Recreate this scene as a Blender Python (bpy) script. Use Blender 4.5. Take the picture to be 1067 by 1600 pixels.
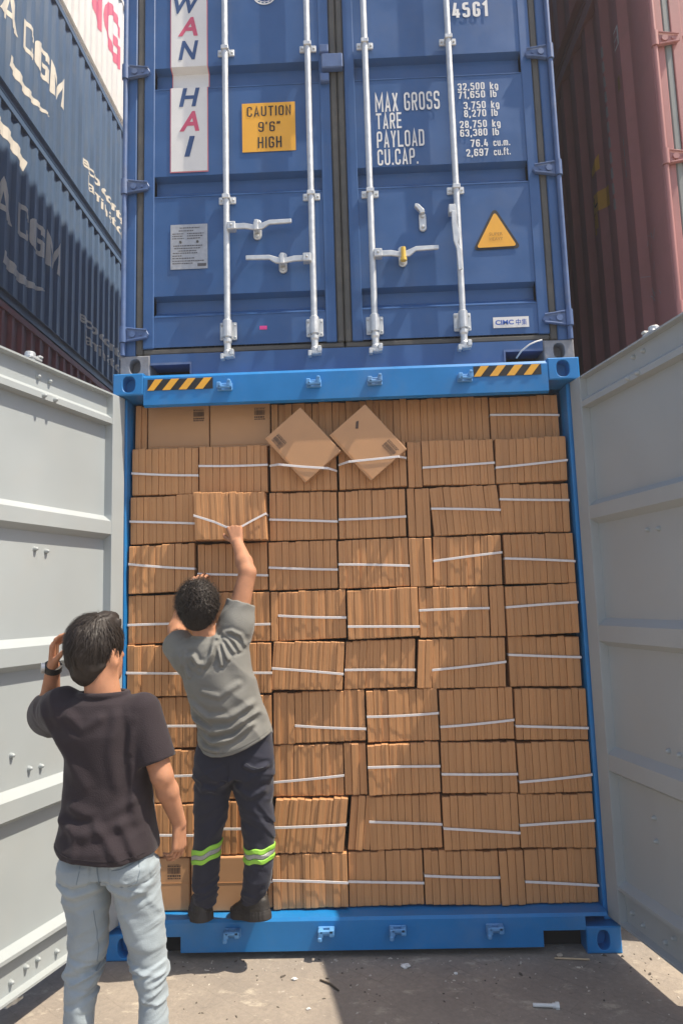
import bpy, bmesh, math, random
import numpy as np
from mathutils import Vector, Matrix
random.seed(7); np.random.seed(7)
for o in list(bpy.data.objects): bpy.data.objects.remove(o)
scene = bpy.context.scene
COL = scene.collection
R = math.radians

# ------------------------------------------------------------------ camera
cam_d = bpy.data.cameras.new('camera'); cam = bpy.data.objects.new('camera', cam_d); COL.objects.link(cam)
def set_cam(pos, yaw, pitch, roll, f_px):
    cy, sy, cp, sp = math.cos(yaw), math.sin(yaw), math.cos(pitch), math.sin(pitch)
    f = Vector((-sy*cp, cy*cp, sp)); r0 = Vector((cy, sy, 0)); u0 = r0.cross(f)
    r = math.cos(roll)*r0 + math.sin(roll)*u0; u = -math.sin(roll)*r0 + math.cos(roll)*u0
    M = Matrix((r, u, -f)).transposed().to_4x4(); M.translation = Vector(pos)
    cam.matrix_world = M
    cam_d.sensor_fit = 'VERTICAL'; cam_d.sensor_height = 24.0; cam_d.lens = 24.0*f_px/1600.0
set_cam((0.0573, -3.5628, 1.6689), 0.0258, 0.1268, -0.0293, 1100.0)
cam_d.clip_start = 0.05; cam_d.clip_end = 600
scene.camera = cam
scene.render.resolution_x = 682; scene.render.resolution_y = 1024

# ------------------------------------------------------------------ light
SUN = Vector((0.525, -0.120, 1.0)).normalized()          # towards the sun
world = bpy.data.worlds.new('World'); scene.world = world; world.use_nodes = True
nt = world.node_tree; bg = nt.nodes['Background']
sky = nt.nodes.new('ShaderNodeTexSky'); sky.sky_type = 'NISHITA'; sky.sun_disc = False
sky.sun_elevation = math.asin(SUN.z); sky.sun_rotation = math.atan2(SUN.x, SUN.y)
sky.air_density = 1.0; sky.dust_density = 2.2; sky.ozone_density = 1.0
nt.links.new(sky.outputs[0], bg.inputs[0]); bg.inputs[1].default_value = 0.115
sun_d = bpy.data.lights.new('sun', 'SUN'); sun_d.energy = 4.4; sun_d.angle = R(0.55); sun_d.color = (1.0, 0.89, 0.74)
sun = bpy.data.objects.new('sun', sun_d); COL.objects.link(sun)
sun.rotation_euler = SUN.to_track_quat('Z', 'Y').to_euler(); sun.location = (6, -3, 14)
scene.view_settings.view_transform = 'Standard'; scene.view_settings.look = 'None'
scene.view_settings.exposure = 0.78; scene.view_settings.gamma = 1.0

scene.cycles.max_bounces = 6; scene.cycles.diffuse_bounces = 3; scene.cycles.glossy_bounces = 2; scene.cycles.transmission_bounces = 1; scene.cycles.volume_bounces = 0

# ------------------------------------------------------------------ materials
MATS = {}
def material(name, col, rough=0.5, metal=0.0, var=0.10, scale=6.0, bump=0.0, bscale=60.0, dirt=0.0, dirtcol=(0.25,0.2,0.15),
             stretch=(1,1,1), spec=0.5, rnd=0.0, scratch=0.0):
    if name in MATS: return MATS[name]
    m = bpy.data.materials.new(name); m.use_nodes = True; MATS[name] = m
    N, L = m.node_tree.nodes, m.node_tree.links
    b = N['Principled BSDF']; b.inputs['Metallic'].default_value = metal
    b.inputs['Specular IOR Level'].default_value = spec
    geo = N.new('ShaderNodeNewGeometry')
    mp = N.new('ShaderNodeMapping'); mp.inputs['Scale'].default_value = stretch; L.new(geo.outputs['Position'], mp.inputs[0])
    n1 = N.new('ShaderNodeTexNoise'); n1.inputs['Scale'].default_value = scale; n1.inputs['Detail'].default_value = 5; n1.inputs['Roughness'].default_value = 0.6
    L.new(mp.outputs[0], n1.inputs['Vector'])
    r1 = N.new('ShaderNodeMapRange'); r1.inputs[1].default_value = 0.25; r1.inputs[2].default_value = 0.75
    r1.inputs[3].default_value = 1-var; r1.inputs[4].default_value = 1+var; L.new(n1.outputs[0], r1.inputs[0])
    val = r1.outputs[0]
    if rnd > 0:
        oi = N.new('ShaderNodeObjectInfo'); rr = N.new('ShaderNodeMapRange'); rr.inputs[3].default_value = 1-rnd; rr.inputs[4].default_value = 1+rnd
        L.new(oi.outputs['Random'], rr.inputs[0]); mu = N.new('ShaderNodeMath'); mu.operation = 'MULTIPLY'
        L.new(val, mu.inputs[0]); L.new(rr.outputs[0], mu.inputs[1]); val = mu.outputs[0]
    hv = N.new('ShaderNodeHueSaturation'); hv.inputs['Color'].default_value = (*col, 1); L.new(val, hv.inputs['Value'])
    out = hv.outputs[0]
    if dirt > 0:
        n2 = N.new('ShaderNodeTexNoise'); n2.inputs['Scale'].default_value = 3.1; n2.inputs['Detail'].default_value = 8; n2.inputs['Roughness'].default_value = 0.7
        L.new(geo.outputs['Position'], n2.inputs['Vector'])
        r2 = N.new('ShaderNodeMapRange'); r2.inputs[1].default_value = 0.5; r2.inputs[2].default_value = 0.75; r2.inputs[3].default_value = 0; r2.inputs[4].default_value = dirt
        L.new(n2.outputs[0], r2.inputs[0])
        mx = N.new('ShaderNodeMixRGB'); mx.inputs[2].default_value = (*dirtcol, 1); L.new(r2.outputs[0], mx.inputs[0]); L.new(out, mx.inputs[1]); out = mx.outputs[0]
    if scratch > 0:
        n3 = N.new('ShaderNodeTexNoise'); n3.inputs['Scale'].default_value = 26; n3.inputs['Detail'].default_value = 9; n3.inputs['Roughness'].default_value = 0.75
        m3 = N.new('ShaderNodeMapping'); m3.inputs['Scale'].default_value = (1, 1, 0.25); L.new(geo.outputs['Position'], m3.inputs[0]); L.new(m3.outputs[0], n3.inputs['Vector'])
        r3 = N.new('ShaderNodeMapRange'); r3.inputs[1].default_value = 0.66; r3.inputs[2].default_value = 0.72; r3.inputs[3].default_value = 0; r3.inputs[4].default_value = scratch
        L.new(n3.outputs[0], r3.inputs[0])
        mx = N.new('ShaderNodeMixRGB'); mx.inputs[2].default_value = (0.16, 0.075, 0.04, 1); L.new(r3.outputs[0], mx.inputs[0]); L.new(out, mx.inputs[1]); out = mx.outputs[0]
    L.new(out, b.inputs['Base Color'])
    rr = N.new('ShaderNodeMapRange'); rr.inputs[1].default_value = 0.3; rr.inputs[2].default_value = 0.7
    rr.inputs[3].default_value = max(0.05, rough-0.08); rr.inputs[4].default_value = min(1, rough+0.1); L.new(n1.outputs[0], rr.inputs[0]); L.new(rr.outputs[0], b.inputs['Roughness'])
    if bump > 0:
        nb = N.new('ShaderNodeTexNoise'); nb.inputs['Scale'].default_value = bscale; nb.inputs['Detail'].default_value = 4
        L.new(mp.outputs[0], nb.inputs['Vector'])
        bp = N.new('ShaderNodeBump'); bp.inputs['Strength'].default_value = bump; bp.inputs['Distance'].default_value = 0.01
        L.new(nb.outputs[0], bp.inputs['Height']); L.new(bp.outputs[0], b.inputs['Normal'])
    return m

M_BLUE  = material('bright_blue_paint', (0.008,0.185,0.49), 0.42, var=0.10, dirt=0.22, dirtcol=(0.2,0.22,0.22), bump=0.05, bscale=9, scratch=0.5)
M_NAVY  = material('navy_paint', (0.030,0.098,0.262), 0.38, var=0.14, scale=3.5, dirt=0.28, dirtcol=(0.10,0.13,0.2), bump=0.10, bscale=5, scratch=0.15)
M_NAVYL = material('worn_navy_paint', (0.075,0.135,0.29), 0.5, var=0.2, scale=12, dirt=0.4, dirtcol=(0.3,0.3,0.3), scratch=0.6)
M_STEEL = material('bare_worn_casting', (0.22,0.23,0.25), 0.55, var=0.25, scale=18, dirt=0.5, dirtcol=(0.2,0.15,0.11), scratch=0.8, bump=0.15)
M_GREY  = material('grey_door_paint', (0.350,0.388,0.400), 0.48, var=0.06, scale=2.2, dirt=0.16, dirtcol=(0.42,0.39,0.33), bump=0.06, bscale=3.5, scratch=0.10)
M_ZINC  = material('galvanised_steel', (0.62,0.64,0.64), 0.42, metal=0.55, var=0.12, scale=25, bump=0.05, dirt=0.15)
M_GASK  = material('grey_rubber_gasket', (0.075,0.075,0.07), 0.6, var=0.25, scale=9, dirt=0.5, dirtcol=(0.2,0.17,0.13))
M_BLACK = material('black_print', (0.012,0.012,0.013), 0.6)
M_DARK  = material('painted_slot_shade', (0.015,0.015,0.016), 0.9)
M_YEL   = material('yellow_vinyl', (0.80,0.40,0.03), 0.5, var=0.06, dirt=0.15)
M_WHITE = material('white_vinyl', (0.74,0.74,0.72), 0.45, var=0.05, dirt=0.12, dirtcol=(0.5,0.46,0.42))
M_WLET  = material('white_lettering', (0.72,0.73,0.72), 0.5, var=0.06)
M_RLET  = material('faded_red_lettering', (0.62,0.10,0.18), 0.5)
M_BLET  = material('blue_lettering', (0.035,0.085,0.22), 0.5)
M_PLATE = material('aluminium_plate', (0.42,0.43,0.44), 0.4, metal=0.4, var=0.15, scale=40)
M_PINK  = material('pink_sticker', (0.75,0.06,0.28), 0.5)
M_ALLET = material('cream_lettering', (0.74,0.69,0.60), 0.5, var=0.08)
M_CMA   = material('shipping_line_navy', (0.085,0.138,0.225), 0.36, var=0.14, scale=2.0, dirt=0.35, dirtcol=(0.16,0.17,0.18), stretch=(1,1,0.3), bump=0.05, bscale=3)
M_RED   = material('maroon_paint', (0.41,0.185,0.175), 0.5, var=0.16, scale=3, dirt=0.35, dirtcol=(0.2,0.12,0.1), stretch=(1,1,0.35), bump=0.06, bscale=6, scratch=0.5)
M_REDL  = material('left_red_paint', (0.30,0.085,0.075), 0.5, var=0.15, scale=3, dirt=0.3)
M_WCON  = material('white_container_paint', (0.72,0.70,0.67), 0.5, var=0.05, scale=2, dirt=0.15)
M_WOOD  = material('plywood_floor', (0.2,0.12,0.07), 0.7, var=0.2)
M_KRAFT = material('kraft_carton', (0.530,0.268,0.112), 0.66, var=0.05, scale=9, stretch=(1,1,0.8), rnd=0.07, bump=0.12, bscale=25, dirt=0.10, dirtcol=(0.36,0.18,0.08))
M_KFLAT = material('kraft_carton_face', (0.53,0.29,0.140), 0.6, var=0.06, scale=7, rnd=0.05, bump=0.05, bscale=20)
M_STRAP = material('white_plastic_strap', (0.76,0.73,0.72), 0.35, var=0.06, scale=60)
M_PRINT = material('carton_ink', (0.085,0.055,0.04), 0.7, var=0.2, scale=80)

# ------------------------------------------------------------------ object helpers
def link(o, parent=None, **props):
    COL.objects.link(o)
    if parent is not None:
        o.parent = parent
        o.matrix_parent_inverse = Matrix.Translation(parent.location).inverted() if parent.type == 'EMPTY' else parent.matrix_basis.inverted()
    for k, v in props.items(): o[k] = v
    return o
def empty(name, loc, label, category, group=None):
    o = bpy.data.objects.new(name, None); o.location = loc; o.empty_display_size = 0.2
    COL.objects.link(o); o['label'] = label; o['category'] = category
    if group: o['group'] = group
    return o
def obj(name, me, parent=None, **props):
    return link(bpy.data.objects.new(name, me), parent, **props)

class MB:
    def __init__(s): s.v = []; s.f = []; s.M = None
    def add(s, vs, fs):
        o = len(s.v)
        if s.M is not None: vs = [tuple(s.M @ Vector(v)) for v in vs]
        s.v.extend([tuple(v) for v in vs]); s.f.extend([tuple(i+o for i in f) for f in fs]); return s
    def box(s, x0, x1, y0, y1, z0, z1):
        if x0 > x1: x0, x1 = x1, x0
        if y0 > y1: y0, y1 = y1, y0
        if z0 > z1: z0, z1 = z1, z0
        return s.add([(x0,y0,z0),(x1,y0,z0),(x1,y1,z0),(x0,y1,z0),(x0,y0,z1),(x1,y0,z1),(x1,y1,z1),(x0,y1,z1)],
                     [(0,3,2,1),(4,5,6,7),(0,1,5,4),(1,2,6,5),(2,3,7,6),(3,0,4,7)])
    def prism(s, poly, axis, a, b):
        """poly: 2D points; axis 'y': (x,z) extruded along y; 'x': (y,z) along x; 'z': (x,y) along z"""
        n = len(poly)
        def P(p, t): return (p[0], t, p[1]) if axis == 'y' else ((t, p[0], p[1]) if axis == 'x' else (p[0], p[1], t))
        vs = [P(p, a) for p in poly] + [P(p, b) for p in poly]
        fs = [tuple(range(n))[::-1], tuple(range(n, 2*n))] + [(i, (i+1) % n, n+(i+1) % n, n+i) for i in range(n)]
        return s.add(vs, fs)
    def tube(s, pts, r, n=10, cap=True):
        pts = [Vector(p) for p in pts]; rs = r if isinstance(r, (list, tuple)) else [r]*len(pts)
        vs = []; fs = []
        up = None
        for i, p in enumerate(pts):
            d = (pts[min(i+1, len(pts)-1)] - pts[max(i-1, 0)]).normalized()
            if up is None: up = d.orthogonal().normalized()
            a = (up - d*up.dot(d)).normalized(); b = d.cross(a); up = a
            for k in range(n):
                t = 2*math.pi*k/n; vs.append(p + rs[i]*(math.cos(t)*a + math.sin(t)*b))
        for i in range(len(pts)-1):
            for k in range(n): fs.append((i*n+k, i*n+(k+1) % n, (i+1)*n+(k+1) % n, (i+1)*n+k))
        if cap: fs.append(tuple(range(n))[::-1]); fs.append(tuple((len(pts)-1)*n+k for k in range(n)))
        return s.add(vs, fs)
    def mesh(s, name, mat, bevel=0.0, smooth=False, segs=1):
        me = bpy.data.meshes.new(name); me.from_pydata(s.v, [], s.f); me.materials.append(mat)
        bm = bmesh.new(); bm.from_mesh(me)
        bmesh.ops.recalc_face_normals(bm, faces=bm.faces)
        if bevel > 0:
            es = [e for e in bm.edges if len(e.link_faces) == 2 and e.calc_face_angle(0) > 0.6]
            bmesh.ops.bevel(bm, geom=es, offset=bevel, segments=segs, profile=0.5, affect='EDGES', clamp_overlap=True)
        for f in bm.faces: f.smooth = smooth
        bm.to_mesh(me); bm.free()
        if smooth and hasattr(me, 'set_sharp_from_angle'): me.set_sharp_from_angle(angle=R(38))
        return me
    def build(s, name, mat, parent=None, bevel=0.0, smooth=False, segs=1, **props):
        return obj(name, s.mesh(name, mat, bevel, smooth, segs), parent, **props)

def text_poly(body, shear=0.0, bold=0.0):
    cu = bpy.data.curves.new('t', 'FONT'); cu.body = body; cu.shear = shear; cu.offset = bold; cu.resolution_u = 4
    ob = bpy.data.objects.new('t', cu); COL.objects.link(ob)
    dg = bpy.context.evaluated_depsgraph_get(); me = bpy.data.meshes.new_from_object(ob.evaluated_get(dg))
    V = np.array([(v.co.x, v.co.y) for v in me.vertices]) if len(me.vertices) else np.zeros((0, 2)); F = [tuple(p.vertices) for p in me.polygons]
    bpy.data.objects.remove(ob); bpy.data.meshes.remove(me); bpy.data.curves.remove(cu)
    if len(V):
        lo = V.min(0); hi = V.max(0); V = (V-lo)/np.maximum(hi-lo, 1e-6)
    return V, F
def lettering(body, x0, x1, z0, z1, to3d, mat, parent, name='lettering', shear=0.0, bold=0.0, cuts=None):
    """one line of lettering stretched to the rectangle x0..x1, z0..z1; cuts: x-values where the surface folds"""
    V, F = text_poly(body, shear, bold)
    if not len(V): return None
    bm = bmesh.new(); vs = [bm.verts.new((x0+(x1-x0)*v[0], 0, z0+(z1-z0)*v[1])) for v in V]
    for f in F:
        try: bm.faces.new([vs[i] for i in f])
        except ValueError: pass
    for c in (cuts or []):
        if min(x0, x1) < c < max(x0, x1):
            bmesh.ops.bisect_plane(bm, geom=bm.verts[:]+bm.edges[:]+bm.faces[:], dist=1e-5, plane_co=(c, 0, 0), plane_no=(1, 0, 0))
    for v in bm.verts: v.co = Vector(to3d(v.co.x, v.co.z))
    me = bpy.data.meshes.new(name); bm.to_mesh(me); bm.free(); me.materials.append(mat)
    return obj(name, me, parent)
def surf_poly(poly, to3d, mat, parent, name, cuts=None):
    bm = bmesh.new(); bm.faces.new([bm.verts.new((p[0], 0, p[1])) for p in poly])
    bmesh.ops.triangulate(bm, faces=bm.faces[:])
    for c in (cuts or []):
        bmesh.ops.bisect_plane(bm, geom=bm.verts[:]+bm.edges[:]+bm.faces[:], dist=1e-5, plane_co=(c, 0, 0), plane_no=(1, 0, 0))
    for v in bm.verts: v.co = Vector(to3d(v.co.x, v.co.z))
    me = bpy.data.meshes.new(name); bm.to_mesh(me); bm.free(); me.materials.append(mat)
    return obj(name, me, parent)


# condensed signwriter's alphabet drawn as strokes
def _glyphs(ch, th):
    w = {'M':0.62,'I':2*th,'1':0.30,'l':2*th,'.':2.2*th,',':2.2*th,'’':2.2*th,'”':5*th,' ':0.22,'m':0.66,'t':0.30,'f':0.30}.get(ch,0.44)
    l, r, c, b, t, m = th, w-th, w/2, th, 1-th, 0.5; x = 0.72; xt = x-th; O = []
    P = lambda pts, closed=False, rad=0.16: O.append((pts, closed, rad))
    if ch == 'A': P([(l*.9,0),(c,1-th*.4),(w-l*.9,0)],rad=0); P([(l+.07,.27),(r-.07,.27)],rad=0)
    elif ch == 'M': P([(l,0),(l,1-th*.6),(c,.28),(r,1-th*.6),(r,0)],rad=0)
    elif ch == 'N': P([(l,0),(l,1-th),(r,th),(r,1)],rad=0)
    elif ch == 'X': P([(l,0),(r,1)],rad=0); P([(l,1),(r,0)],rad=0)
    elif ch == 'Y': P([(l,1),(c,.45),(r,1)],rad=0); P([(c,0),(c,.47)],rad=0)
    elif ch == 'G': P([(r,.70),(r,t),(l,t),(l,b),(r,b),(r,m-.03),(c,m-.03)],rad=.15)
    elif ch == 'C': P([(r,.68),(r,t),(l,t),(l,b),(r,b),(r,.32)],rad=.15)
    elif ch == 'R': P([(l,0),(l,t),(r,t),(r,m-.02),(l+th,m-.02)],rad=.14); P([(c,m-.02),(r,0)],rad=0)
    elif ch == 'P': P([(l,0),(l,t),(r,t),(r,m-.06),(l+th,m-.06)],rad=.14)
    elif ch == 'D': P([(l,0),(l,1)],rad=0); P([(l+th,t),(r,t),(r,b),(l+th,b)],rad=.17)
    elif ch in 'O0': P([(l,b),(l,t),(r,t),(r,b)],True,.17)
    elif ch == 'U': P([(l,1),(l,b),(r,b),(r,1)],rad=.16)
    elif ch == 'S': P([(r,.72),(r,t),(l,t),(l,m+.01),(r,m-.01),(r,b),(l,b),(l,.28)],rad=.14)
    elif ch == 'T': P([(0,t),(w,t)],rad=0); P([(c,0),(c,t)],rad=0)
    elif ch == 'E': P([(w-.03,t),(l,t),(l,b),(w-.03,b)],rad=0); P([(l+th,m),(w-.07,m)],rad=0)
    elif ch == 'L': P([(l,1),(l,b),(w,b)],rad=0)
    elif ch == 'H': P([(l,0),(l,1)],rad=0); P([(r,0),(r,1)],rad=0); P([(l+th,m),(r-th,m)],rad=0)
    elif ch in 'Il': P([(c,0),(c,1)],rad=0)
    elif ch == '1': P([(l*.2,.76),(r-.02,.95),(r-.02,0)],rad=0)
    elif ch == '2': P([(l,.70),(l,t),(r,t),(r,.56),(l,b),(w,b)],rad=.12)
    elif ch == '3': P([(l,.74),(l,t),(r,t),(r,m+.02),(c-.04,m+.02)],rad=.13); P([(c,m+.02-th*.2),(r,m-.02),(r,b),(l,b),(l,.26)],rad=.13)
    elif ch == '4': P([(w,.24),(l,.24),(c-.02,1)],rad=0); P([(r-.05,0),(r-.05,.58)],rad=0)
    elif ch == '5': P([(r,t),(l,t),(l,.56),(r,.58),(r,b),(l,b),(l,.26)],rad=.11)
    elif ch == '6': P([(r,.74),(r,t),(l,t),(l,b),(r,b),(r,.55),(l+th,.55)],rad=.15)
    elif ch == '9': P([(l,.26),(l,b),(r,b),(r,t),(l,t),(l,.45),(r-th,.45)],rad=.15)
    elif ch == '7': P([(0,t),(r,t),(c-.06,0)],rad=0)
    elif ch == '8': P([(l+.01,m+.01),(l+.01,t),(r-.01,t),(r-.01,m+.01)],True,.13); P([(l,b),(l,m-.005),(r,m-.005),(r,b)],True,.14)
    elif ch == 'k': P([(l,0),(l,1)],rad=0); P([(r,x),(l+th,.33),(r,0)],rad=0)
    elif ch == 'g': P([(r,b),(l,b),(l,xt),(r,xt)],True,.13); P([(r,.2),(r,-.24+th),(l,-.24+th)],rad=.12)
    elif ch == 'b': P([(l,1),(l,.1)],rad=0); P([(l,b),(l,xt),(r,xt),(r,b)],True,.13)
    elif ch == 'c': P([(r,.48),(r,xt),(l,xt),(l,b),(r,b),(r,.24)],rad=.13)
    elif ch == 'u': P([(l,x),(l,b),(r,b)],rad=.13); P([(r,0),(r,x)],rad=0)
    elif ch == 'm': P([(l,0),(l,xt),(c,xt),(c,0)],rad=.1); P([(c,xt-.05),(c+.02,xt),(r,xt),(r,0)],rad=.1)
    elif ch == 'f': P([(w,t),(c-.03,t),(c-.03,0)],rad=.12); P([(0,xt),(w,xt)],rad=0)
    elif ch == 't': P([(c-.03,.92),(c-.03,b),(w,b)],rad=.12); P([(0,xt),(w,xt)],rad=0)
    elif ch == '.': P([(c,0),(c,2.2*th)],rad=0)
    elif ch == ',': P([(c,2.2*th),(c-.03,-.14)],rad=0)
    elif ch == '’': P([(c,1),(c-.03,.74)],rad=0)
    elif ch == '”': P([(th*1.2,1),(th*1.2-.03,.74)],rad=0); P([(w-th*1.2,1),(w-th*1.2-.03,.74)],rad=0)
    return w, O
def _round(pts, closed, rad):
    if rad <= 0 or len(pts) < 3: return pts
    n = len(pts); out = []
    for i, p in enumerate(pts):
        if not closed and i in (0, n-1): out.append(p); continue
        p = Vector(p); a = Vector(pts[i-1]); b = Vector(pts[(i+1) % n]); ra = min(rad, (a-p).length*0.5); rb = min(rad, (b-p).length*0.5); k = min(ra, rb)
        s = p+(a-p).normalized()*k; e = p+(b-p).normalized()*k
        for j in range(6): u = j/5; out.append(tuple((1-u)**2*s+2*u*(1-u)*p+u*u*e))
    return out
def signwriting(body, x0, x1, z0, z1, to3d, mat, parent, nrm=(0,-1,0), th=0.075, gap=0.13, cuts=None, name='lettering', only_width=False):
    """one word drawn with strokes; baseline z0, cap height z1"""
    V = []; F = []; X = 0.0; K = 0
    for ch in body:
        w, strokes = _glyphs(ch, th)
        for pts, closed, rad in strokes:
            q = [Vector(p) for p in _round(pts, closed, rad)]; q = [p for i, p in enumerate(q) if i == 0 or (p-q[i-1]).length > 1e-4]
            if closed and (q[0]-q[-1]).length < 1e-3: q.pop()
            n = len(q); o = len(V)
            for i, p in enumerate(q):
                d0 = (p-q[i-1]).normalized() if (i > 0 or closed) else None; d1 = (q[(i+1) % n]-p).normalized() if (i < n-1 or closed) else None
                d0 = d0 or d1; d1 = d1 or d0; nn = Vector((-d0.y-d1.y, d0.x+d1.x)); nn = nn.normalized() if nn.length > 1e-6 else Vector((-d0.y,d0.x)); k = min(2.6, 1/max(0.2, nn.dot(Vector((-d0.y,d0.x)))))
                V += [(X+p.x+nn.x*th*k, p.y+nn.y*th*k, K), (X+p.x-nn.x*th*k, p.y-nn.y*th*k, K)]
            for i in range(n if closed else n-1): j = (i+1) % n; F.append((o+2*i, o+2*i+1, o+2*j+1, o+2*j))
            K += 1
        X += w+gap
    X -= gap; bm = bmesh.new(); vs = [bm.verts.new((x0+(x1-x0)*v[0]/X, v[2]*0.0003, z0+(z1-z0)*v[1])) for v in V]
    for f in F: bm.faces.new([vs[i] for i in f])
    for c in (cuts or []):
        if x0 < c < x1: bmesh.ops.bisect_plane(bm, geom=bm.verts[:]+bm.edges[:]+bm.faces[:], dist=1e-5, plane_co=(c,0,0), plane_no=(1,0,0))
    N_ = Vector(nrm)
    for v in bm.verts: v.co = Vector(to3d(v.co.x, v.co.z))+N_*v.co.y
    me = bpy.data.meshes.new(name); bm.to_mesh(me); bm.free(); me.materials.append(mat); return obj(name, me, parent)

# ------------------------------------------------------------------ ground
def ground_material():
    m = bpy.data.materials.new('dusty_pavement'); m.use_nodes = True
    N, L = m.node_tree.nodes, m.node_tree.links; b = N['Principled BSDF']
    geo = N.new('ShaderNodeNewGeometry')
    def noise(sc, det=6, ro=0.6, st=(1,1,1), off=(0,0,0)):
        mp = N.new('ShaderNodeMapping'); mp.inputs['Scale'].default_value = st; mp.inputs['Location'].default_value = off; L.new(geo.outputs['Position'], mp.inputs[0])
        n = N.new('ShaderNodeTexNoise'); n.inputs['Scale'].default_value = sc; n.inputs['Detail'].default_value = det; n.inputs['Roughness'].default_value = ro
        L.new(mp.outputs[0], n.inputs['Vector']); return n.outputs[0]
    def ramp(src, a, b_, lo=0.0, hi=1.0):
        r = N.new('ShaderNodeMapRange'); r.inputs[1].default_value = a; r.inputs[2].default_value = b_; r.inputs[3].default_value = lo; r.inputs[4].default_value = hi
        L.new(src, r.inputs[0]); return r.outputs[0]
    def mix(fac, a, c):
        x = N.new('ShaderNodeMixRGB'); L.new(fac, x.inputs[0])
        if isinstance(a, tuple): x.inputs[1].default_value = (*a, 1)
        else: L.new(a, x.inputs[1])
        if isinstance(c, tuple): x.inputs[2].default_value = (*c, 1)
        else: L.new(c, x.inputs[2])
        return x.outputs[0]
    base = mix(ramp(noise(2.3), 0.35, 0.65), (0.270,0.236,0.200), (0.360,0.310,0.255))
    base = mix(ramp(noise(40, 8, 0.7), 0.35, 0.7, 0, 0.5), base, (0.19,0.17,0.148))
    # faint joints of the block paving under the dirt
    mp = N.new('ShaderNodeMapping'); mp.inputs['Rotation'].default_value = (0, 0, R(41)); L.new(geo.outputs['Position'], mp.inputs[0])
    br = N.new('ShaderNodeTexBrick'); br.inputs['Scale'].default_value = 1.0; br.inputs['Brick Width'].default_value = 0.21; br.inputs['Row Height'].default_value = 0.105
    br.inputs['Mortar Size'].default_value = 0.004; br.inputs['Mortar Smooth'].default_value = 0.5
    br.inputs['Color1'].default_value = (0,0,0,1); br.inputs['Color2'].default_value = (0.25,0.25,0.25,1); br.inputs['Mortar'].default_value = (1,1,1,1)
    wv = N.new('ShaderNodeTexNoise'); wv.inputs['Scale'].default_value = 14; L.new(geo.outputs['Position'], wv.inputs['Vector'])
    ad = N.new('ShaderNodeVectorMath'); ad.operation = 'MULTIPLY_ADD'; ad.inputs[1].default_value = (0.018,)*3; L.new(wv.outputs[1], ad.inputs[0]); L.new(mp.outputs[0], ad.inputs[2])
    L.new(ad.outputs[0], br.inputs['Vector'])
    jm = N.new('ShaderNodeMath'); jm.operation = 'MULTIPLY'; L.new(br.outputs['Fac'], jm.inputs[0]); L.new(ramp(noise(3.1, 4), 0.45, 0.65, 0.0, 0.35), jm.inputs[1])
    base = mix(jm.outputs[0], base, (0.14,0.12,0.10))
    # spilt cement and pale dust with their own ragged shapes
    sp = ramp(noise(5.5, 9, 0.72, (1.0,1.6,1)), 0.565, 0.67, 0, 0.7); base = mix(sp, base, (0.55,0.49,0.39))
    sp2 = ramp(noise(19, 7, 0.7, (1,1,1), (3,7,0)), 0.62, 0.72, 0, 0.6); base = mix(sp2, base, (0.56,0.51,0.44))
    sp3 = ramp(noise(11, 8, 0.7, (1,1.3,1), (9,2,0)), 0.60, 0.72, 0, 0.55); base = mix(sp3, base, (0.13,0.115,0.10))
    L.new(base, b.inputs['Base Color']); b.inputs['Roughness'].default_value = 0.9; b.inputs['Specular IOR Level'].default_value = 0.25
    bp = N.new('ShaderNodeBump'); bp.inputs['Strength'].default_value = 0.5; bp.inputs['Distance'].default_value = 0.012
    h = N.new('ShaderNodeMath'); h.operation = 'MULTIPLY_ADD'; L.new(br.outputs['Fac'], h.inputs[0]); h.inputs[1].default_value = -0.05; L.new(noise(45, 9, 0.7), h.inputs[2])
    L.new(h.outputs[0], bp.inputs['Height']); L.new(bp.outputs[0], b.inputs['Normal'])
    return m
g = MB(); g.add([(-120,-120,0),(120,-120,0),(120,120,0),(-120,120,0)], [(0,1,2,3)])
g.build('ground', ground_material(), kind='structure')

# ------------------------------------------------------------------ containers
PITCH, CDEP = 0.278, 0.036
def corr_pts(a, b):
    """fold points (t, depth) of the wall corrugation from a to b"""
    out = []; t = a; seq = [(0.0, 0), (0.070, 0), (0.138, 1), (0.210, 1)]
    k = 0
    while True:
        base = a + PITCH*k
        for d, s in seq:
            if base+d > b: out.append((b, out[-1][1] if out else 0)); return out
            out.append((base+d, s*CDEP))
        k += 1
def corr_depth(pts, t):
    xs = [p[0] for p in pts]; ys = [p[1] for p in pts]; return float(np.interp(t, xs, ys))

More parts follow.
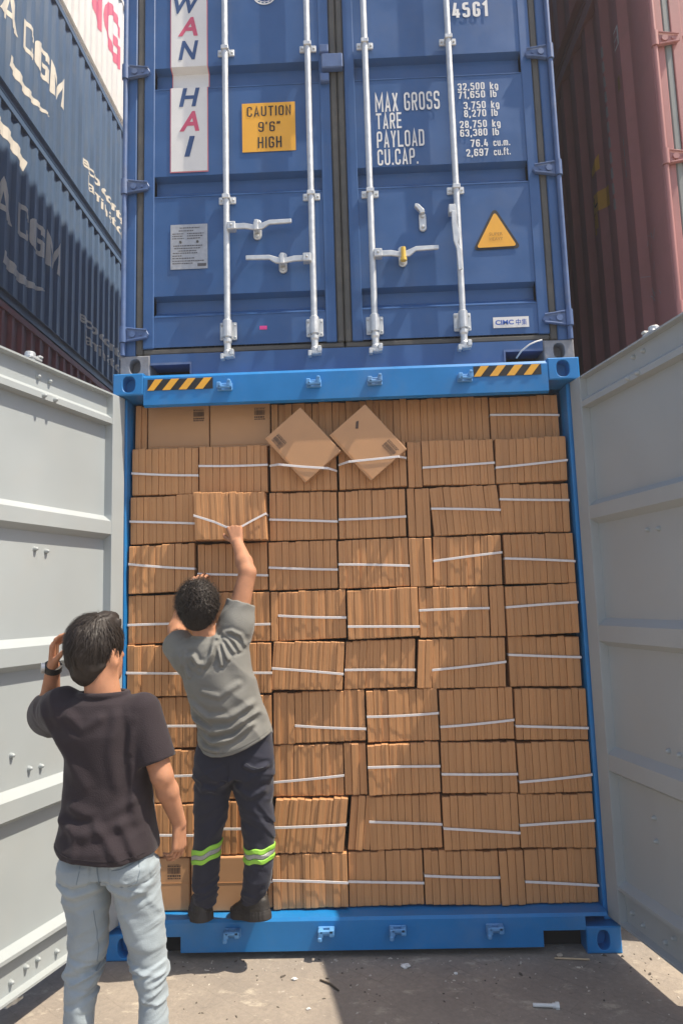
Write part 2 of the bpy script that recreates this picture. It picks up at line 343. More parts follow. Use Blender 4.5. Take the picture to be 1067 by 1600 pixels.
def casting(x0, x1, z0, z1, y0, depth, hw, hh, dx=0.0):
    """corner casting seen from -y with its oval hole"""
    m = MB(); n = 40; cx, cz = (x0+x1)/2+dx, (z0+z1)/2
    def outer(t, inset):
        c, s = math.cos(t), math.sin(t)
        hx1, hx0, hz = (x1-inset-cx), (cx-x0-inset), (z1-z0)/2-inset
        k = min((hx1 if c > 0 else hx0)/max(abs(c), 1e-6), hz/max(abs(s), 1e-6)); return (cx+c*k, cz+s*k)
    # put loop points on the rectangle's corners too
    ts = sorted([2*math.pi*k/n for k in range(n)] + [math.atan2(sz*(z1-z0)/2, (x1-cx) if sx > 0 else -(cx-x0)) % (2*math.pi) for sx in (-1,1) for sz in (-1,1)])
    n = len(ts); L0 = []; 
    def inner(t):
        c, s = math.cos(t), math.sin(t); e = 2.6
        r = (abs(c/hw)**e + abs(s/hh)**e)**(-1/e); return (cx+c*r, cz+s*r)
    loops = [[(inner(t), y0+0.07) for t in ts], [(inner(t), y0+0.002) for t in ts], [((inner(t)[0]-cx)*1.08+cx, (inner(t)[1]-cz)*1.05+cz) for t in ts]]
    loops[2] = [(p, y0) for p in loops[2]]
    loops += [[(outer(t, 0.006), y0) for t in ts], [(outer(t, 0.0), y0+0.006) for t in ts], [(outer(t, 0.0), y0+depth) for t in ts]]
    vs = [(p[0], y, p[1]) for lp in loops for p, y in lp]; fs = []
    for i in range(len(loops)-1):
        for k in range(n): fs.append((i*n+k, i*n+(k+1) % n, (i+1)*n+(k+1) % n, (i+1)*n+k))
    fs.append(tuple(range(n))); fs.append(tuple((len(loops)-1)*n+k for k in range(n)))
    m.add(vs, fs); return m

def shell(root, x0, x1, y0, y1, z0, h, mat, front=True, castmat=None, front_castings=True, post=True):
    """corrugated box of a container: side walls, rails, posts, roof, ends"""
    castmat = castmat or mat
    z1 = z0+h; pts = corr_pts(y0+0.16, y1-0.16)
    for sx, X in ((-1, x0), (1, x1)):
        m = MB(); vs = []; fs = []
        for t, d in pts: vs += [(X-sx*d-sx*0.012, t, z0+0.168), (X-sx*d-sx*0.012, t, z1-0.105)]
        for i in range(len(pts)-1): fs.append((2*i, 2*i+2, 2*i+3, 2*i+1))
        m.add(vs, fs).build('side_wall', mat, root)
        MB().box(X, X-sx*0.065, y0+0.18, y1-0.18, z1-0.11, z1-0.02).build('top_rail', mat, root)
        b_ = MB(); b_.box(X-sx*0.048, X-sx*0.055, y0+0.18, y1-0.18, z0+0.012, z0+0.160); b_.box(X-sx*0.002, X-sx*0.0475, y0+0.18, y1-0.18, z0+0.1605, z0+0.168); b_.box(X-sx*0.004, X-sx*0.0475, y0+0.18, y1-0.18, z0+0.012, z0+0.022); b_.build('bottom_rail', mat, root)
        for yy in ((y0, y1) if front else (y1,)):
            ya, yb = (yy, yy+0.16) if yy == y0 else (yy-0.16, yy)
            MB().box(X-sx*0.003, X-sx*0.09, ya+0.003, yb, z0+0.118, z1-0.118).build('corner_post', mat, root)
        for yy in ((y0, y1) if front_castings else (y1,)):
            ya, yb = (yy, yy+0.178) if yy == y0 else (yy-0.178, yy)
            for za in (z0, z1-0.118): MB().box(X, X-sx*0.162, ya, yb, za, za+0.118).build('corner_casting', castmat, root, bevel=0.006)
    MB().box(x0+0.07, x1-0.07, y0+0.17, y1-0.17, z1-0.045, z1-0.03).build('roof', mat, root)
    MB().box(x0+0.06, x1-0.06, y0+0.17, y1-0.17, z0+0.13, z0+0.15).build('floor', M_WOOD, root)
    ends = [('end_wall', y1-0.05)] + ([('end_wall', y0+0.05)] if front else [])
    for nm, yy in ends: MB().box(x0+0.09, x1-0.09, yy-0.006, yy+0.006, z0+0.12, z1-0.11).build(nm, mat, root)
    return pts

def slab_profile(xa, xb, prof, y):
    """sheet whose depth follows prof [(z, depth)], from xa to xb at plane y (depth goes +y)"""
    vs = []; fs = []
    for z, d in prof: vs += [(xa, y+d, z), (xb, y+d, z)]
    for i in range(len(prof)-1): fs.append((2*i, 2*i+1, 2*i+3, 2*i+2))
    return vs, fs

RECESS = [(0.458, 0.341), (1.165, 1.042), (1.833, 1.701), (2.500, 2.370)]
def recess_profile(z0, za, zb):
    pr = [(za, 0.0)]
    for t, b in RECESS: pr += [(z0+b, 0.0), (z0+b+0.036, 0.046), (z0+t-0.016, 0.046), (z0+t, 0.0)]
    pr.append((zb, 0.0)); return pr
def prof_depth(pr, z): return float(np.interp(z, [p[0] for p in pr], [p[1] for p in pr]))

def door_end(root, cx, Y, z0, mat, hinge_mat, gask, bars=True):
    """closed door end; Y = plane of the door skin. Returns the two doors and the profile"""
    zt = z0+2.896; pr = recess_profile(z0, z0+0.165, z0+2.74)
    doors = []
    for s in (-1, 1):
        ia, ib = (0.10, 1.040)      # panel span from the middle outwards
        m = MB()
        vs, fs = slab_profile(cx+s*ia, cx+s*ib, pr, Y); m.add(vs, fs)
        # closing cheeks of the recesses
        for xx in (cx+s*ia, cx+s*ib):
            for t, b in RECESS: m.add([(xx,Y,z0+b),(xx,Y+0.046,z0+b+0.036),(xx,Y+0.046,z0+t-0.016),(xx,Y,z0+t)], [(0,1,2,3)])
        d = m.build('door', mat, root); doors.append(d)
        f = MB(); f.box(cx+s*0.042, cx+s*ia, Y-0.006, Y+0.05, z0+0.160, z0+2.742); f.build('stile', mat, d, bevel=0.004)
        f = MB(); f.box(cx+s*ib, cx+s*1.100, Y-0.006, Y+0.05, z0+0.160, z0+2.742); f.build('stile', mat, d, bevel=0.004)
        # weld lip under every recess
        for t, b in RECESS: MB().box(cx+s*(ia+0.002), cx+s*(ib-0.002), Y-0.003, Y+0.002, z0+b-0.007, z0+b-0.001).build('panel_lip', mat, d)
        g_ = MB(); g_.box(cx+s*1.1015, cx+s*1.139, Y-0.002, Y+0.05, z0+0.125, z0+2.78); g_.build('gasket', gask, d, bevel=0.006)
        g_ = MB(); g_.box(cx+s*0.004, cx+s*1.100, Y-0.001, Y+0.05, z0+0.124, z0+0.158); g_.build('gasket', gask, d, bevel=0.008)
        g_ = MB(); g_.box(cx+s*0.002, cx+s*0.040, Y-0.002, Y+0.05, z0+0.159, z0+2.78); g_.build('gasket', gask, d, bevel=0.008)
        # post with its rolled outer lip between the hinges
        p = MB(); p.box(cx+s*1.141, cx+s*1.212, Y-0.004, Y+0.16, z0+0.118, zt-0.118); p.build('corner_post', mat, root, bevel=0.006)
        hz = [0.236, 1.098, 1.801, 2.56]; seg = [0.12]+[q for h in hz for q in (h-0.047, h+0.047)]+[2.77]
        for k in range(0, len(seg), 2):
            MB().tube([(cx+s*1.203, Y-0.020, z0+seg[k]), (cx+s*1.203, Y-0.020, z0+seg[k+1])], 0.0135, 12).build('post_lip', hinge_mat, root, smooth=True)
        for h in hz:
            zc = z0+h; q = MB()
            q.prism([(cx+s*1.185, zc-0.040), (cx+s*1.075, zc-0.022), (cx+s*1.062, zc), (cx+s*1.075, zc+0.024), (cx+s*1.185, zc+0.040)], 'y', Y-0.024, Y-0.007)
            hg = q.build('hinge', hinge_mat, d, bevel=0.003)
            q = MB(); q.tube([(cx+s*1.203, Y-0.022, zc-0.044), (cx+s*1.203, Y-0.022, zc+0.044)], 0.020, 14)
            q.tube([(cx+s*1.150, Y-0.033, zc), (cx+s*1.150, Y-0.020, zc)], 0.017, 14); q.tube([(cx+s*1.105, Y-0.030, zc), (cx+s*1.105, Y-0.020, zc)], 0.008, 10)
            q.tube([(cx+s*1.180, Y-0.030, zc+0.036), (cx+s*1.120, Y-0.030, zc+0.027), (cx+s*1.072, Y-0.029, zc+0.022)], 0.005, 6)
            q.tube([(cx+s*1.180, Y-0.030, zc-0.036), (cx+s*1.120, Y-0.030, zc-0.027), (cx+s*1.072, Y-0.029, zc-0.020)], 0.005, 6)
            q.build('hinge_knuckle', hinge_mat, d, smooth=True)
    # header and sill of the end frame
    MB().box(cx-1.055, cx+1.055, Y-0.002, Y+0.12, z0+2.785, zt-0.01).build('door_header', mat, root, bevel=0.006)
    m = MB(); m.prism([(cx-1.055,z0+0.122),(cx-1.055,z0+0.066),(cx-0.835,z0+0.066),(cx-0.835,z0+0.006),(cx+0.850,z0+0.006),(cx+0.850,z0+0.066),(cx+1.055,z0+0.066),(cx+1.055,z0+0.122)], 'y', Y-0.012, Y+0.12)
    m.build('door_sill', mat, root)
    for s in (-1, 1):    # framed slot beside each casting
        a, b = (0.855, 1.054) if s > 0 else (0.840, 1.054)
        q = MB(); q.box(cx+s*a, cx+s*b, Y-0.016, Y-0.0125, z0+0.062, z0+0.074); q.box(cx+s*(a-0.010), cx+s*(a-0.001), Y-0.016, Y-0.0125, z0+0.008, z0+0.074); q.build('slot_frame', hinge_mat, root)
    return doors, pr

def locking_bar(x, Y, z0, door, twist=0):
    yb = Y-0.046
    b = MB(); b.tube([(x, yb, z0+0.115), (x, yb, z0+2.80)], 0.0170, 16); bar = b.build('locking_bar', M_ZINC, door, smooth=True)
    return yb
def bar_guide(x, Y, z, door):
    q = MB(); q.box(x-0.047, x+0.047, Y-0.0195, Y-0.0065, z-0.021, z+0.019); q.box(x-0.021, x+0.021, Y-0.067, Y-0.018, z-0.013, z+0.013)
    q.tube([(x-0.034, Y-0.027, z-0.001), (x-0.034, Y-0.018, z-0.001)], 0.0075, 6); q.tube([(x+0.034, Y-0.027, z-0.001), (x+0.034, Y-0.018, z-0.001)], 0.0075, 6)
    q.build('bar_guide', M_ZINC, door, bevel=0.003)
def bar_foot(x, Y, z0, door):
    q = MB(); z = z0+0.235; q.box(x-0.046, x+0.046, Y-0.0195, Y-0.0065, z-0.048, z+0.052)
    q.tube([(x, Y-0.046, z-0.046), (x, Y-0.046, z+0.052)], 0.025, 14); q.box(x-0.012, x+0.012, Y-0.045, Y-0.010, z-0.04, z+0.045)
    for sx in (-1, 1):
        for sz in (-1, 1): q.tube([(x+sx*0.036, Y-0.027, z+sz*0.034), (x+sx*0.036, Y-0.018, z+sz*0.034)], 0.008, 6)
    q.build('bar_bracket', M_ZINC, door, bevel=0.004)
    q = MB(); q.tube([(x, Y-0.046, z-0.055), (x, Y-0.046, z-0.075), (x, Y-0.046, z-0.080), (x, Y-0.046, z-0.118), (x, Y-0.046, z-0.125), (x, Y-0.046, z-0.16)], [0.0225,0.0225,0.0185,0.0185,0.0225,0.0225], 14)
    q.box(x-0.034, x+0.034, Y-0.068, Y-0.024, z-0.158, z-0.142); q.box(x+0.014, x+0.036, Y-0.075, Y-0.04, z-0.150, z-0.118); q.box(x-0.036, x-0.018, Y-0.070, Y-0.03, z-0.170, z-0.140)
    q.build('cam_end', M_ZINC, door, bevel=0.004)
def handle(xb, xe, z, Y, door, rise=0.0):
    """door handle hinged at bar xb, its grip ending at xe"""
    s = 1 if xe > xb else -1; L_ = abs(xe-xb); X = lambda t: xb+s*t
    q = MB(); q.box(X(0.008), X(0.052), Y-0.078, Y-0.030, z-0.024, z+0.022); q.tube([(X(0.03), Y-0.086, z), (X(0.03), Y-0.07, z)], 0.008, 6)
    q.build('handle_hub', M_ZINC, door, bevel=0.004)
    q = MB(); ys = Y-0.056
    q.prism([(X(0.045), z-0.016), (X(0.10), z-0.016), (X(0.165), z-0.027), (X(0.20), z-0.023), (X(0.235), z-0.006+rise), (X(L_), z-0.002+rise), (X(L_), z+0.022+rise), (X(0.235), z+0.020+rise), (X(0.165), z+0.002), (X(0.10), z+0.016), (X(0.045), z+0.016)], 'y', ys-0.007, ys+0.007)
    q.build('handle_grip', M_ZINC, door, bevel=0.003)
    xk = X(0.165); k = MB()
    k.prism([(xk+0.023*math.cos(t), z+0.036*(1 if math.sin(t) > 0 else -1)+0.023*math.sin(t)) for t in [2*math.pi*i/20 for i in range(20)]], 'y', Y-0.018, Y-0.004)
    k.box(xk-0.013, xk+0.013, Y-0.066, Y-0.016, z-0.026, z-0.014); k.box(xk-0.010, xk+0.010, Y-0.072, Y-0.062, z-0.03, z+0.030)
    for sz in (-1, 1): k.tube([(xk, Y-0.028, z+sz*0.040), (xk, Y-0.016, z+sz*0.040)], 0.010, 6)
    k.build('handle_keeper', M_ZINC, door, bevel=0.003)
# ---- upper container with closed doors -------------------------------------------------
UX, UY, UZ = 0.008, 0.100, 2.905
up = empty('shipping_container', (UX, 6.2, UZ), 'navy container with closed locked doors stacked on the open bright blue one', 'container')
shell(up, UX-1.219, UX+1.219, UY-0.015, UY+12.18, UZ, 2.896, M_NAVY, front=False, front_castings=False)
for s in (-1, 1):
    casting(*sorted((UX+s*1.057, UX+s*1.219)), UZ, UZ+0.118, UY-0.016, 0.178, 0.030, 0.042).build('corner_casting', M_STEEL, up, label='bare grey scuffed lower corner casting')
    casting(*sorted((UX+s*1.057, UX+s*1.219)), UZ+2.778, UZ+2.896, UY-0.016, 0.178, 0.030, 0.042).build('corner_casting', M_NAVYL, up)
(dL, dR), upr = door_end(up, UX, UY, UZ, M_NAVY, M_NAVYL, M_GASK)
on = lambda off: (lambda x, z: (x, UY+prof_depth(upr, z)-off, z))
for x, d in ((-0.620, dL), (-0.152, dL), (0.172, dR), (0.642, dR)):
    locking_bar(x, UY, UZ, d)
    for z in (1.898, 0.995): bar_guide(x, UY, UZ+z, d)
    bar_foot(x, UY, UZ, d)
handle(-0.620, -0.262, 3.722, UY, dL, 0.008); handle(-0.152, -0.515, 3.522, UY, dL, 0.006); handle(0.172, 0.530, 3.530, UY, dR, 0.012)
# swung-down handle on the fourth bar, and its empty keeper hook
q = MB(); q.box(0.592, 0.630, UY-0.082, UY-0.034, 3.735, 3.785); q.build('handle_hub', M_ZINC, dR, bevel=0.004)
q = MB(); q.prism([(0.603,3.740),(0.628,3.740),(0.630,3.66),(0.640,3.61),(0.628,3.55),(0.644,3.52),(0.646,3.405),(0.624,3.400),(0.620,3.52),(0.606,3.57),(0.602,3.66)], 'y', UY-0.096, UY-0.082); q.build('handle_grip', M_ZINC, dR, bevel=0.003)
k = MB(); zc, xk = 3.725, 0.455
k.prism([(xk+0.020*math.cos(t), zc+0.034*(1 if math.sin(t) > 0 else -1)+0.020*math.sin(t)) for t in [2*math.pi*i/20 for i in range(20)]], 'y', UY-0.018, UY-0.004)
k.prism([(xk+0.012,zc+0.040),(xk+0.008,zc+0.058),(xk-0.022,zc+0.092),(xk-0.040,zc+0.095),(xk-0.044,zc+0.082),(xk-0.034,zc+0.070),(xk-0.018,zc+0.050),(xk-0.014,zc+0.036)], 'y', UY-0.045, UY-0.017)
for sz in (-1, 1): k.tube([(xk, UY-0.03, zc+sz*0.03), (xk, UY-0.016, zc+sz*0.03)], 0.010, 6)
k.build('handle_keeper', M_ZINC, dR, bevel=0.003, label='empty hook of the swung-down handle')
b = MB(); b.tube([(0.337,UY-0.085,3.545),(0.337,UY-0.085,3.485)], 0.013, 12); b.tube([(0.337,UY-0.085,3.487),(0.337,UY-0.085,3.470)], 0.017, 12); b.build('bolt_seal', material('seal_yellow',(0.75,0.5,0.08),0.4), dR, smooth=True, label='small yellow bolt seal in the handle')
# latch box over the middle seam
q = MB(); q.box(-0.075,0.045,UY-0.050,UY-0.006,4.655,4.745); q.build('latch_cover', M_NAVYL, dR, bevel=0.006)
for za, zb in ((4.765,4.815),(4.585,4.637)): MB().box(-0.085,-0.035,UY-0.036,UY-0.006,za,zb).build('latch_block', M_NAVYL, dL, bevel=0.005)
# the white strip with the vertical name
def strip(x0, x1, z0, z1, off, mat, name, parent):
    zs = sorted({z0, z1} | {z for z, d in upr if z0 < z < z1}); m = MB(); vs = []; fs = []
    for z in zs: vs += [on(off)(x0, z), on(off)(x1, z)]
    for i in range(len(zs)-1): fs.append((2*i, 2*i+1, 2*i+3, 2*i+2))
    m.add(vs, fs).build(name, mat, parent)
strip(-0.9435,-0.7265,4.087,5.60,0.0045,material('faded_red_border',(0.68,0.22,0.26),0.5),'name_strip_border',dL)
strip(-0.938,-0.732,4.093,5.595,0.0062,M_WHITE,'name_strip',dL)
for ch, za, zb, xa, xb, c in (('W',5.075,5.195,-0.925,-0.765,M_BLET),('A',4.930,5.050,-0.898,-0.783,M_RLET),('N',4.780,4.900,-0.895,-0.780,M_BLET),
                       ('H',4.487,4.610-0.008,-0.892,-0.774,M_BLET),('A',4.335,4.458,-0.890,-0.776,M_RLET),('I',4.180,4.305,-0.862,-0.802,M_BLET)):
    lettering(ch, xa, xb, za, zb, on(0.0078), c, dL, shear=0.22, bold=0.028)
# caution board
def board(x0,x1,z0,z1,mat,door,name,off=0.0045): return surf_poly([(x0,z0),(x1,z0),(x1,z1),(x0,z1)], on(off), mat, door, name)
board(-0.534,-0.233,4.192,4.490,M_YEL,dL,'caution_sticker')
for s_, za, zb, xa, xb in (('CAUTION',4.407,4.468,-0.506,-0.256),("9’6”",4.312,4.372,-0.442,-0.317),('HIGH',4.212,4.280,-0.446,-0.312)): signwriting(s_, xa, xb, za, zb, on(0.0062), M_BLACK, dL, th=0.058, gap=0.16)
# data plate
board(-0.940,-0.734,3.514,3.776,M_PLATE,dL,'data_plate')
pm = MB()
for i, (zr, segs) in enumerate([(0.018,[(.25,.8)]),(0.035,[(.22,.62)]),(0.052,[(.05,.35),(.45,.9)]),(0.066,[(.05,.33),(.45,.88)]),(0.080,[(.05,.36),(.45,.8)]),(0.123,[(.08,.86)]),(0.138,[(.10,.80)]),(0.153,[(.2,.7)]),(0.166,[(.06,.72)]),(0.182,[(.05,.30)]),(0.196,[(.05,.64)]),(0.212,[(.05,.9)]),(0.226,[(.05,.6)])]):
    for a, c in segs:
        x = a
        while x < c:
            w = random.uniform(.02,.07); pm.add([on(0.006)(-0.940+0.206*x,3.776-zr-0.006),on(0.006)(-0.940+0.206*min(x+w,c),3.776-zr-0.006),on(0.006)(-0.940+0.206*min(x+w,c),3.776-zr),on(0.006)(-0.940+0.206*x,3.776-zr)],[(0,1,2,3)]); x += w+0.012
pm.add([on(0.006)(-0.790,3.528),on(0.006)(-0.742,3.528),on(0.006)(-0.742,3.545),on(0.006)(-0.790,3.545)],[(0,1,2,3)])
pm.build('plate_print', material('plate_ink',(0.10,0.10,0.11),0.6), dL, kind='stuff')
for x in (-0.885,-0.790): MB().tube([(x,UY-0.009,3.672),(x,UY-0.004,3.672)],0.007,10).build('rivet', M_GASK, dL, smooth=True)
board(-0.452,-0.412,3.149,3.170,M_PINK,dL,'pink_tag')
# round emblem above the strip of sky
em = MB()
def ring(cx, cz, r0, r1, off):
    n = 40; vs = []; 
    for r in (r0, r1): vs += [on(off)(cx+r*math.cos(2*math.pi*k/n), cz+r*math.sin(2*math.pi*k/n)) for k in range(n)]
    return vs, [(k,(k+1)%n,n+(k+1)%n,n+k) for k in range(n)]
for r0, r1 in ((0.062,0.070),(0.050,0.054)): em.add(*ring(-0.395,5.178,r0,r1,0.005))
for k in range(16):
    t = 2*math.pi*k/16; em.add([on(0.005)(-0.395+r*math.cos(t+a),5.178+r*math.sin(t+a)) for r,a in ((0.055,-.09),(0.061,-.07),(0.061,.07),(0.055,.09))],[(0,1,2,3)])
for k in range(5):
    t = -math.pi/2+2*math.pi*k/5; em.add([on(0.005)(-0.395,5.178), on(0.005)(-0.395+0.018*math.cos(t-.6),5.178+0.018*math.sin(t-.6)), on(0.005)(-0.395+0.046*math.cos(t),5.178+0.046*math.sin(t)), on(0.005)(-0.395+0.018*math.cos(t+.6),5.178+0.018*math.sin(t+.6))],[(0,1,2,3)])
em.build('round_emblem', M_WLET, dL)
# white data lettering on the right door
signwriting('45G1',0.680,0.884,4.963,5.058,on(0.0045),M_WLET,dR,th=0.085,gap=0.15)
for s_, xa, xb, za, zb in (('MAX GROSS',0.220,0.582,4.400,4.512),('TARE',0.222,0.366,4.295,4.392),('PAYLOAD',0.222,0.486,4.182,4.282),('CU.CAP.',0.222,0.448,4.076,4.172)): signwriting(s_,xa,xb,za,zb,on(0.0045),M_WLET,dR,th=0.062)
for s_, u_, zt_ in (('32,500','kg',4.552),('71,650','lb',4.502),('3,750','kg',4.437),('8,270','lb',4.387),('28,750','kg',4.322),('63,380','lb',4.270),('76.4','cu.m.',4.206),('2,697','cu.ft.',4.150)):
    w = 0.0255*len(s_.replace(',','').replace('.',''))+0.012*(len(s_)-len(s_.replace(',','').replace('.',''))); w *= 1.08
    signwriting(s_,0.838-w,0.838,zt_-0.044,zt_,on(0.0045),M_WLET,dR,th=0.075)
    if u_ in('kg',): signwriting(u_,0.868,0.914,zt_-0.044,zt_,on(0.0045),M_WLET,dR,th=0.075)
    elif u_ == 'lb': signwriting(u_,0.868,0.902,zt_-0.044,zt_,on(0.0045),M_WLET,dR,th=0.075)
    else: signwriting(u_,0.868,0.960,zt_-0.044,zt_,on(0.0045),M_WLET,dR,th=0.075)
# triangle and maker's label
def rtri(pts, r, off, mat, name):
    out = []
    for i in range(3):
        p = Vector(pts[i]); a = (Vector(pts[i-1])-p).normalized(); c = (Vector(pts[(i+1)%3])-p).normalized(); bis = (a+c).normalized()
        half = a.angle(c)/2; cen = p+bis*(r/math.sin(half)); st = p+a*(r/math.tan(half))-cen; en = p+c*(r/math.tan(half))-cen
        a0 = math.atan2(st.y,st.x); a1 = math.atan2(en.y,en.x)
        while a1 < a0: a1 += 2*math.pi
        if a1-a0 > math.pi: a1 -= 2*math.pi
        out += [(cen.x+r*math.cos(a0+(a1-a0)*k/6), cen.y+r*math.sin(a0+(a1-a0)*k/6)) for k in range(7)]
    surf_poly(out, on(off), mat, dR, name)
rtri([(0.722,3.552),(0.985,3.556),(0.852,3.800)],0.016,0.0045,M_BLACK,'warning_triangle_border')
rtri([(0.742,3.565),(0.962,3.569),(0.852,3.772)],0.010,0.0062,M_YEL,'warning_triangle')
lettering('SUPER',0.815,0.888,3.632,3.650,on(0.0078),material('faded_print',(0.35,0.18,0.03),0.6),dR); lettering('HEAVY',0.815,0.888,3.604,3.622,on(0.0078),MATS['faded_print'],dR)
board(0.809,1.000,3.106,3.166,M_WHITE,dR,'maker_label')
lettering('CIMC',0.820,0.918,3.122,3.149,on(0.0062),material('label_blue',(0.02,0.10,0.45),0.5),dR,bold=0.03); lettering('中',0.930,0.956,3.118,3.152,on(0.0062),MATS['label_blue'],dR,bold=0.01); lettering('集',0.961,0.989,3.118,3.152,on(0.0062),MATS['label_blue'],dR)
# loose white wire from the slot
MB().tube([(0.925,UY+0.01,2.940),(0.945,UY-0.03,2.965),(0.985,UY-0.045,2.992),(1.020,UY-0.04,3.008),(1.055,UY-0.03,3.020)],0.0045,8).build('white_wire', M_WHITE, up, smooth=True)

# three more of the stack above the frame (they shade the stack to the left)
for i in range(3):
    z0 = UZ+2.90*(i+1); c = empty('shipping_container',(UX,6.2,z0),['navy container resting on the closed navy one, above the picture','second container above the closed navy one, out of the picture','topmost container of the middle stack, out of the picture'][i],'container')
    shell(c,UX-1.219,UX+1.219,UY-0.015,UY+12.18,z0,2.896,M_NAVY)

# ---- lower container with open doors ----------------------------------------------------
lo = empty('shipping_container', (0, 6.1, 0), 'bright blue container on the ground, doors swung open, packed with cartons', 'container')
shell(lo,-1.219,1.219,0.0,12.19,0.0,2.896,M_BLUE,front=False,front_castings=False)
for s in (-1, 1):
    casting(*sorted((s*1.057,s*1.219)),2.778,2.896,-0.002,0.178,0.034,0.044,dx=-s*0.004).build('corner_casting',M_BLUE,lo)
    casting(*sorted((s*1.057,s*1.219)),0.0,0.120,-0.002,0.178,0.029,0.044,dx=-s*0.004).build('corner_casting',M_BLUE,lo)
    MB().box(s*1.163,s*1.216,0.062,0.20,0.121,2.777).build('corner_post',M_BLUE,lo,bevel=0.006)
m = MB(); m.prism([(0.0,2.722),(0.0,2.868),(0.010,2.884),(0.12,2.884),(0.12,2.745),(0.020,2.712)],'x',-1.056,1.056); m.build('door_header',M_BLUE,lo)
m = MB(); m.prism([(-1.056,0.106),(-0.860,0.106),(-0.860,0.034),(0.856,0.034),(0.856,0.106),(1.056,0.106),(1.056,0.166),(-1.056,0.166)],'y',0.0,0.16)
m.prism([(0.0,0.166),(0.010,0.179),(0.30,0.181),(0.30,0.166)],'x',-1.160,1.160); sill = m.build('door_sill',M_BLUE,lo)
for s in (-1,1): MB().box(s*0.859,s*1.056,0.10,0.105,0.0,0.105).build('slot_shade_sheet',M_DARK,lo)  # near-black sheets painted as the shade inside the sill slots
def cam_keeper(x, z, flip):
    q = MB(); q.box(x-0.040,x+0.040,-0.010,-0.0005,z-0.020,z+0.022)
    q.box(x-0.038,x-0.014,-0.048,-0.008,z-0.014,z+0.018); q.box(x+0.014,x+0.038,-0.048,-0.008,z-0.010,z+0.022)
    q.box(x-0.030,x+0.034,-0.048,-0.034,z+(0.004 if flip else -0.016),z+(0.020 if flip else 0.0))
    if flip: q.box(x-0.040,x-0.020,-0.052,-0.008,z-0.030,z-0.010)
    else: q.box(x+0.018,x+0.036,-0.052,-0.008,z+0.016,z+0.030)
    q.build('cam_keeper',material('light_blue_keeper',(0.10,0.30,0.60),0.5,var=0.2,scale=25,dirt=0.3),lo,bevel=0.004)
for x in (-0.625,-0.160,0.158,0.625): cam_keeper(x,2.802,False)
for x in (-0.610,-0.164,0.173,0.628): cam_keeper(x,0.122,True)
for x0, x1, z0, z1 in ((-1.034,-0.689,2.798,2.858),(0.672,1.022,2.808,2.864)):
    st = MB().add([(x0,-0.003,z0),(x1,-0.003,z0),(x1,-0.003,z1),(x0,-0.003,z1)],[(0,1,2,3)]).build('hazard_strip',M_BLACK,lo)
    w = (x1-x0)/4; h = z1-z0
    for k in range(4):
        a = x0+w*k+(0.0 if x0 < 0 else 0.002); pl = [(a-0.02+0.012,z0),(a+0.034,z0),(a+0.034+h*0.8,z1),(a-0.008+h*0.8,z1)]
        pl = [(min(max(p[0],x0),x1),p[1]) for p in pl]
        MB().add([(p[0],-0.0055,p[1]) for p in pl],[(0,1,2,3)]).build('yellow_stripe',M_YEL,st)
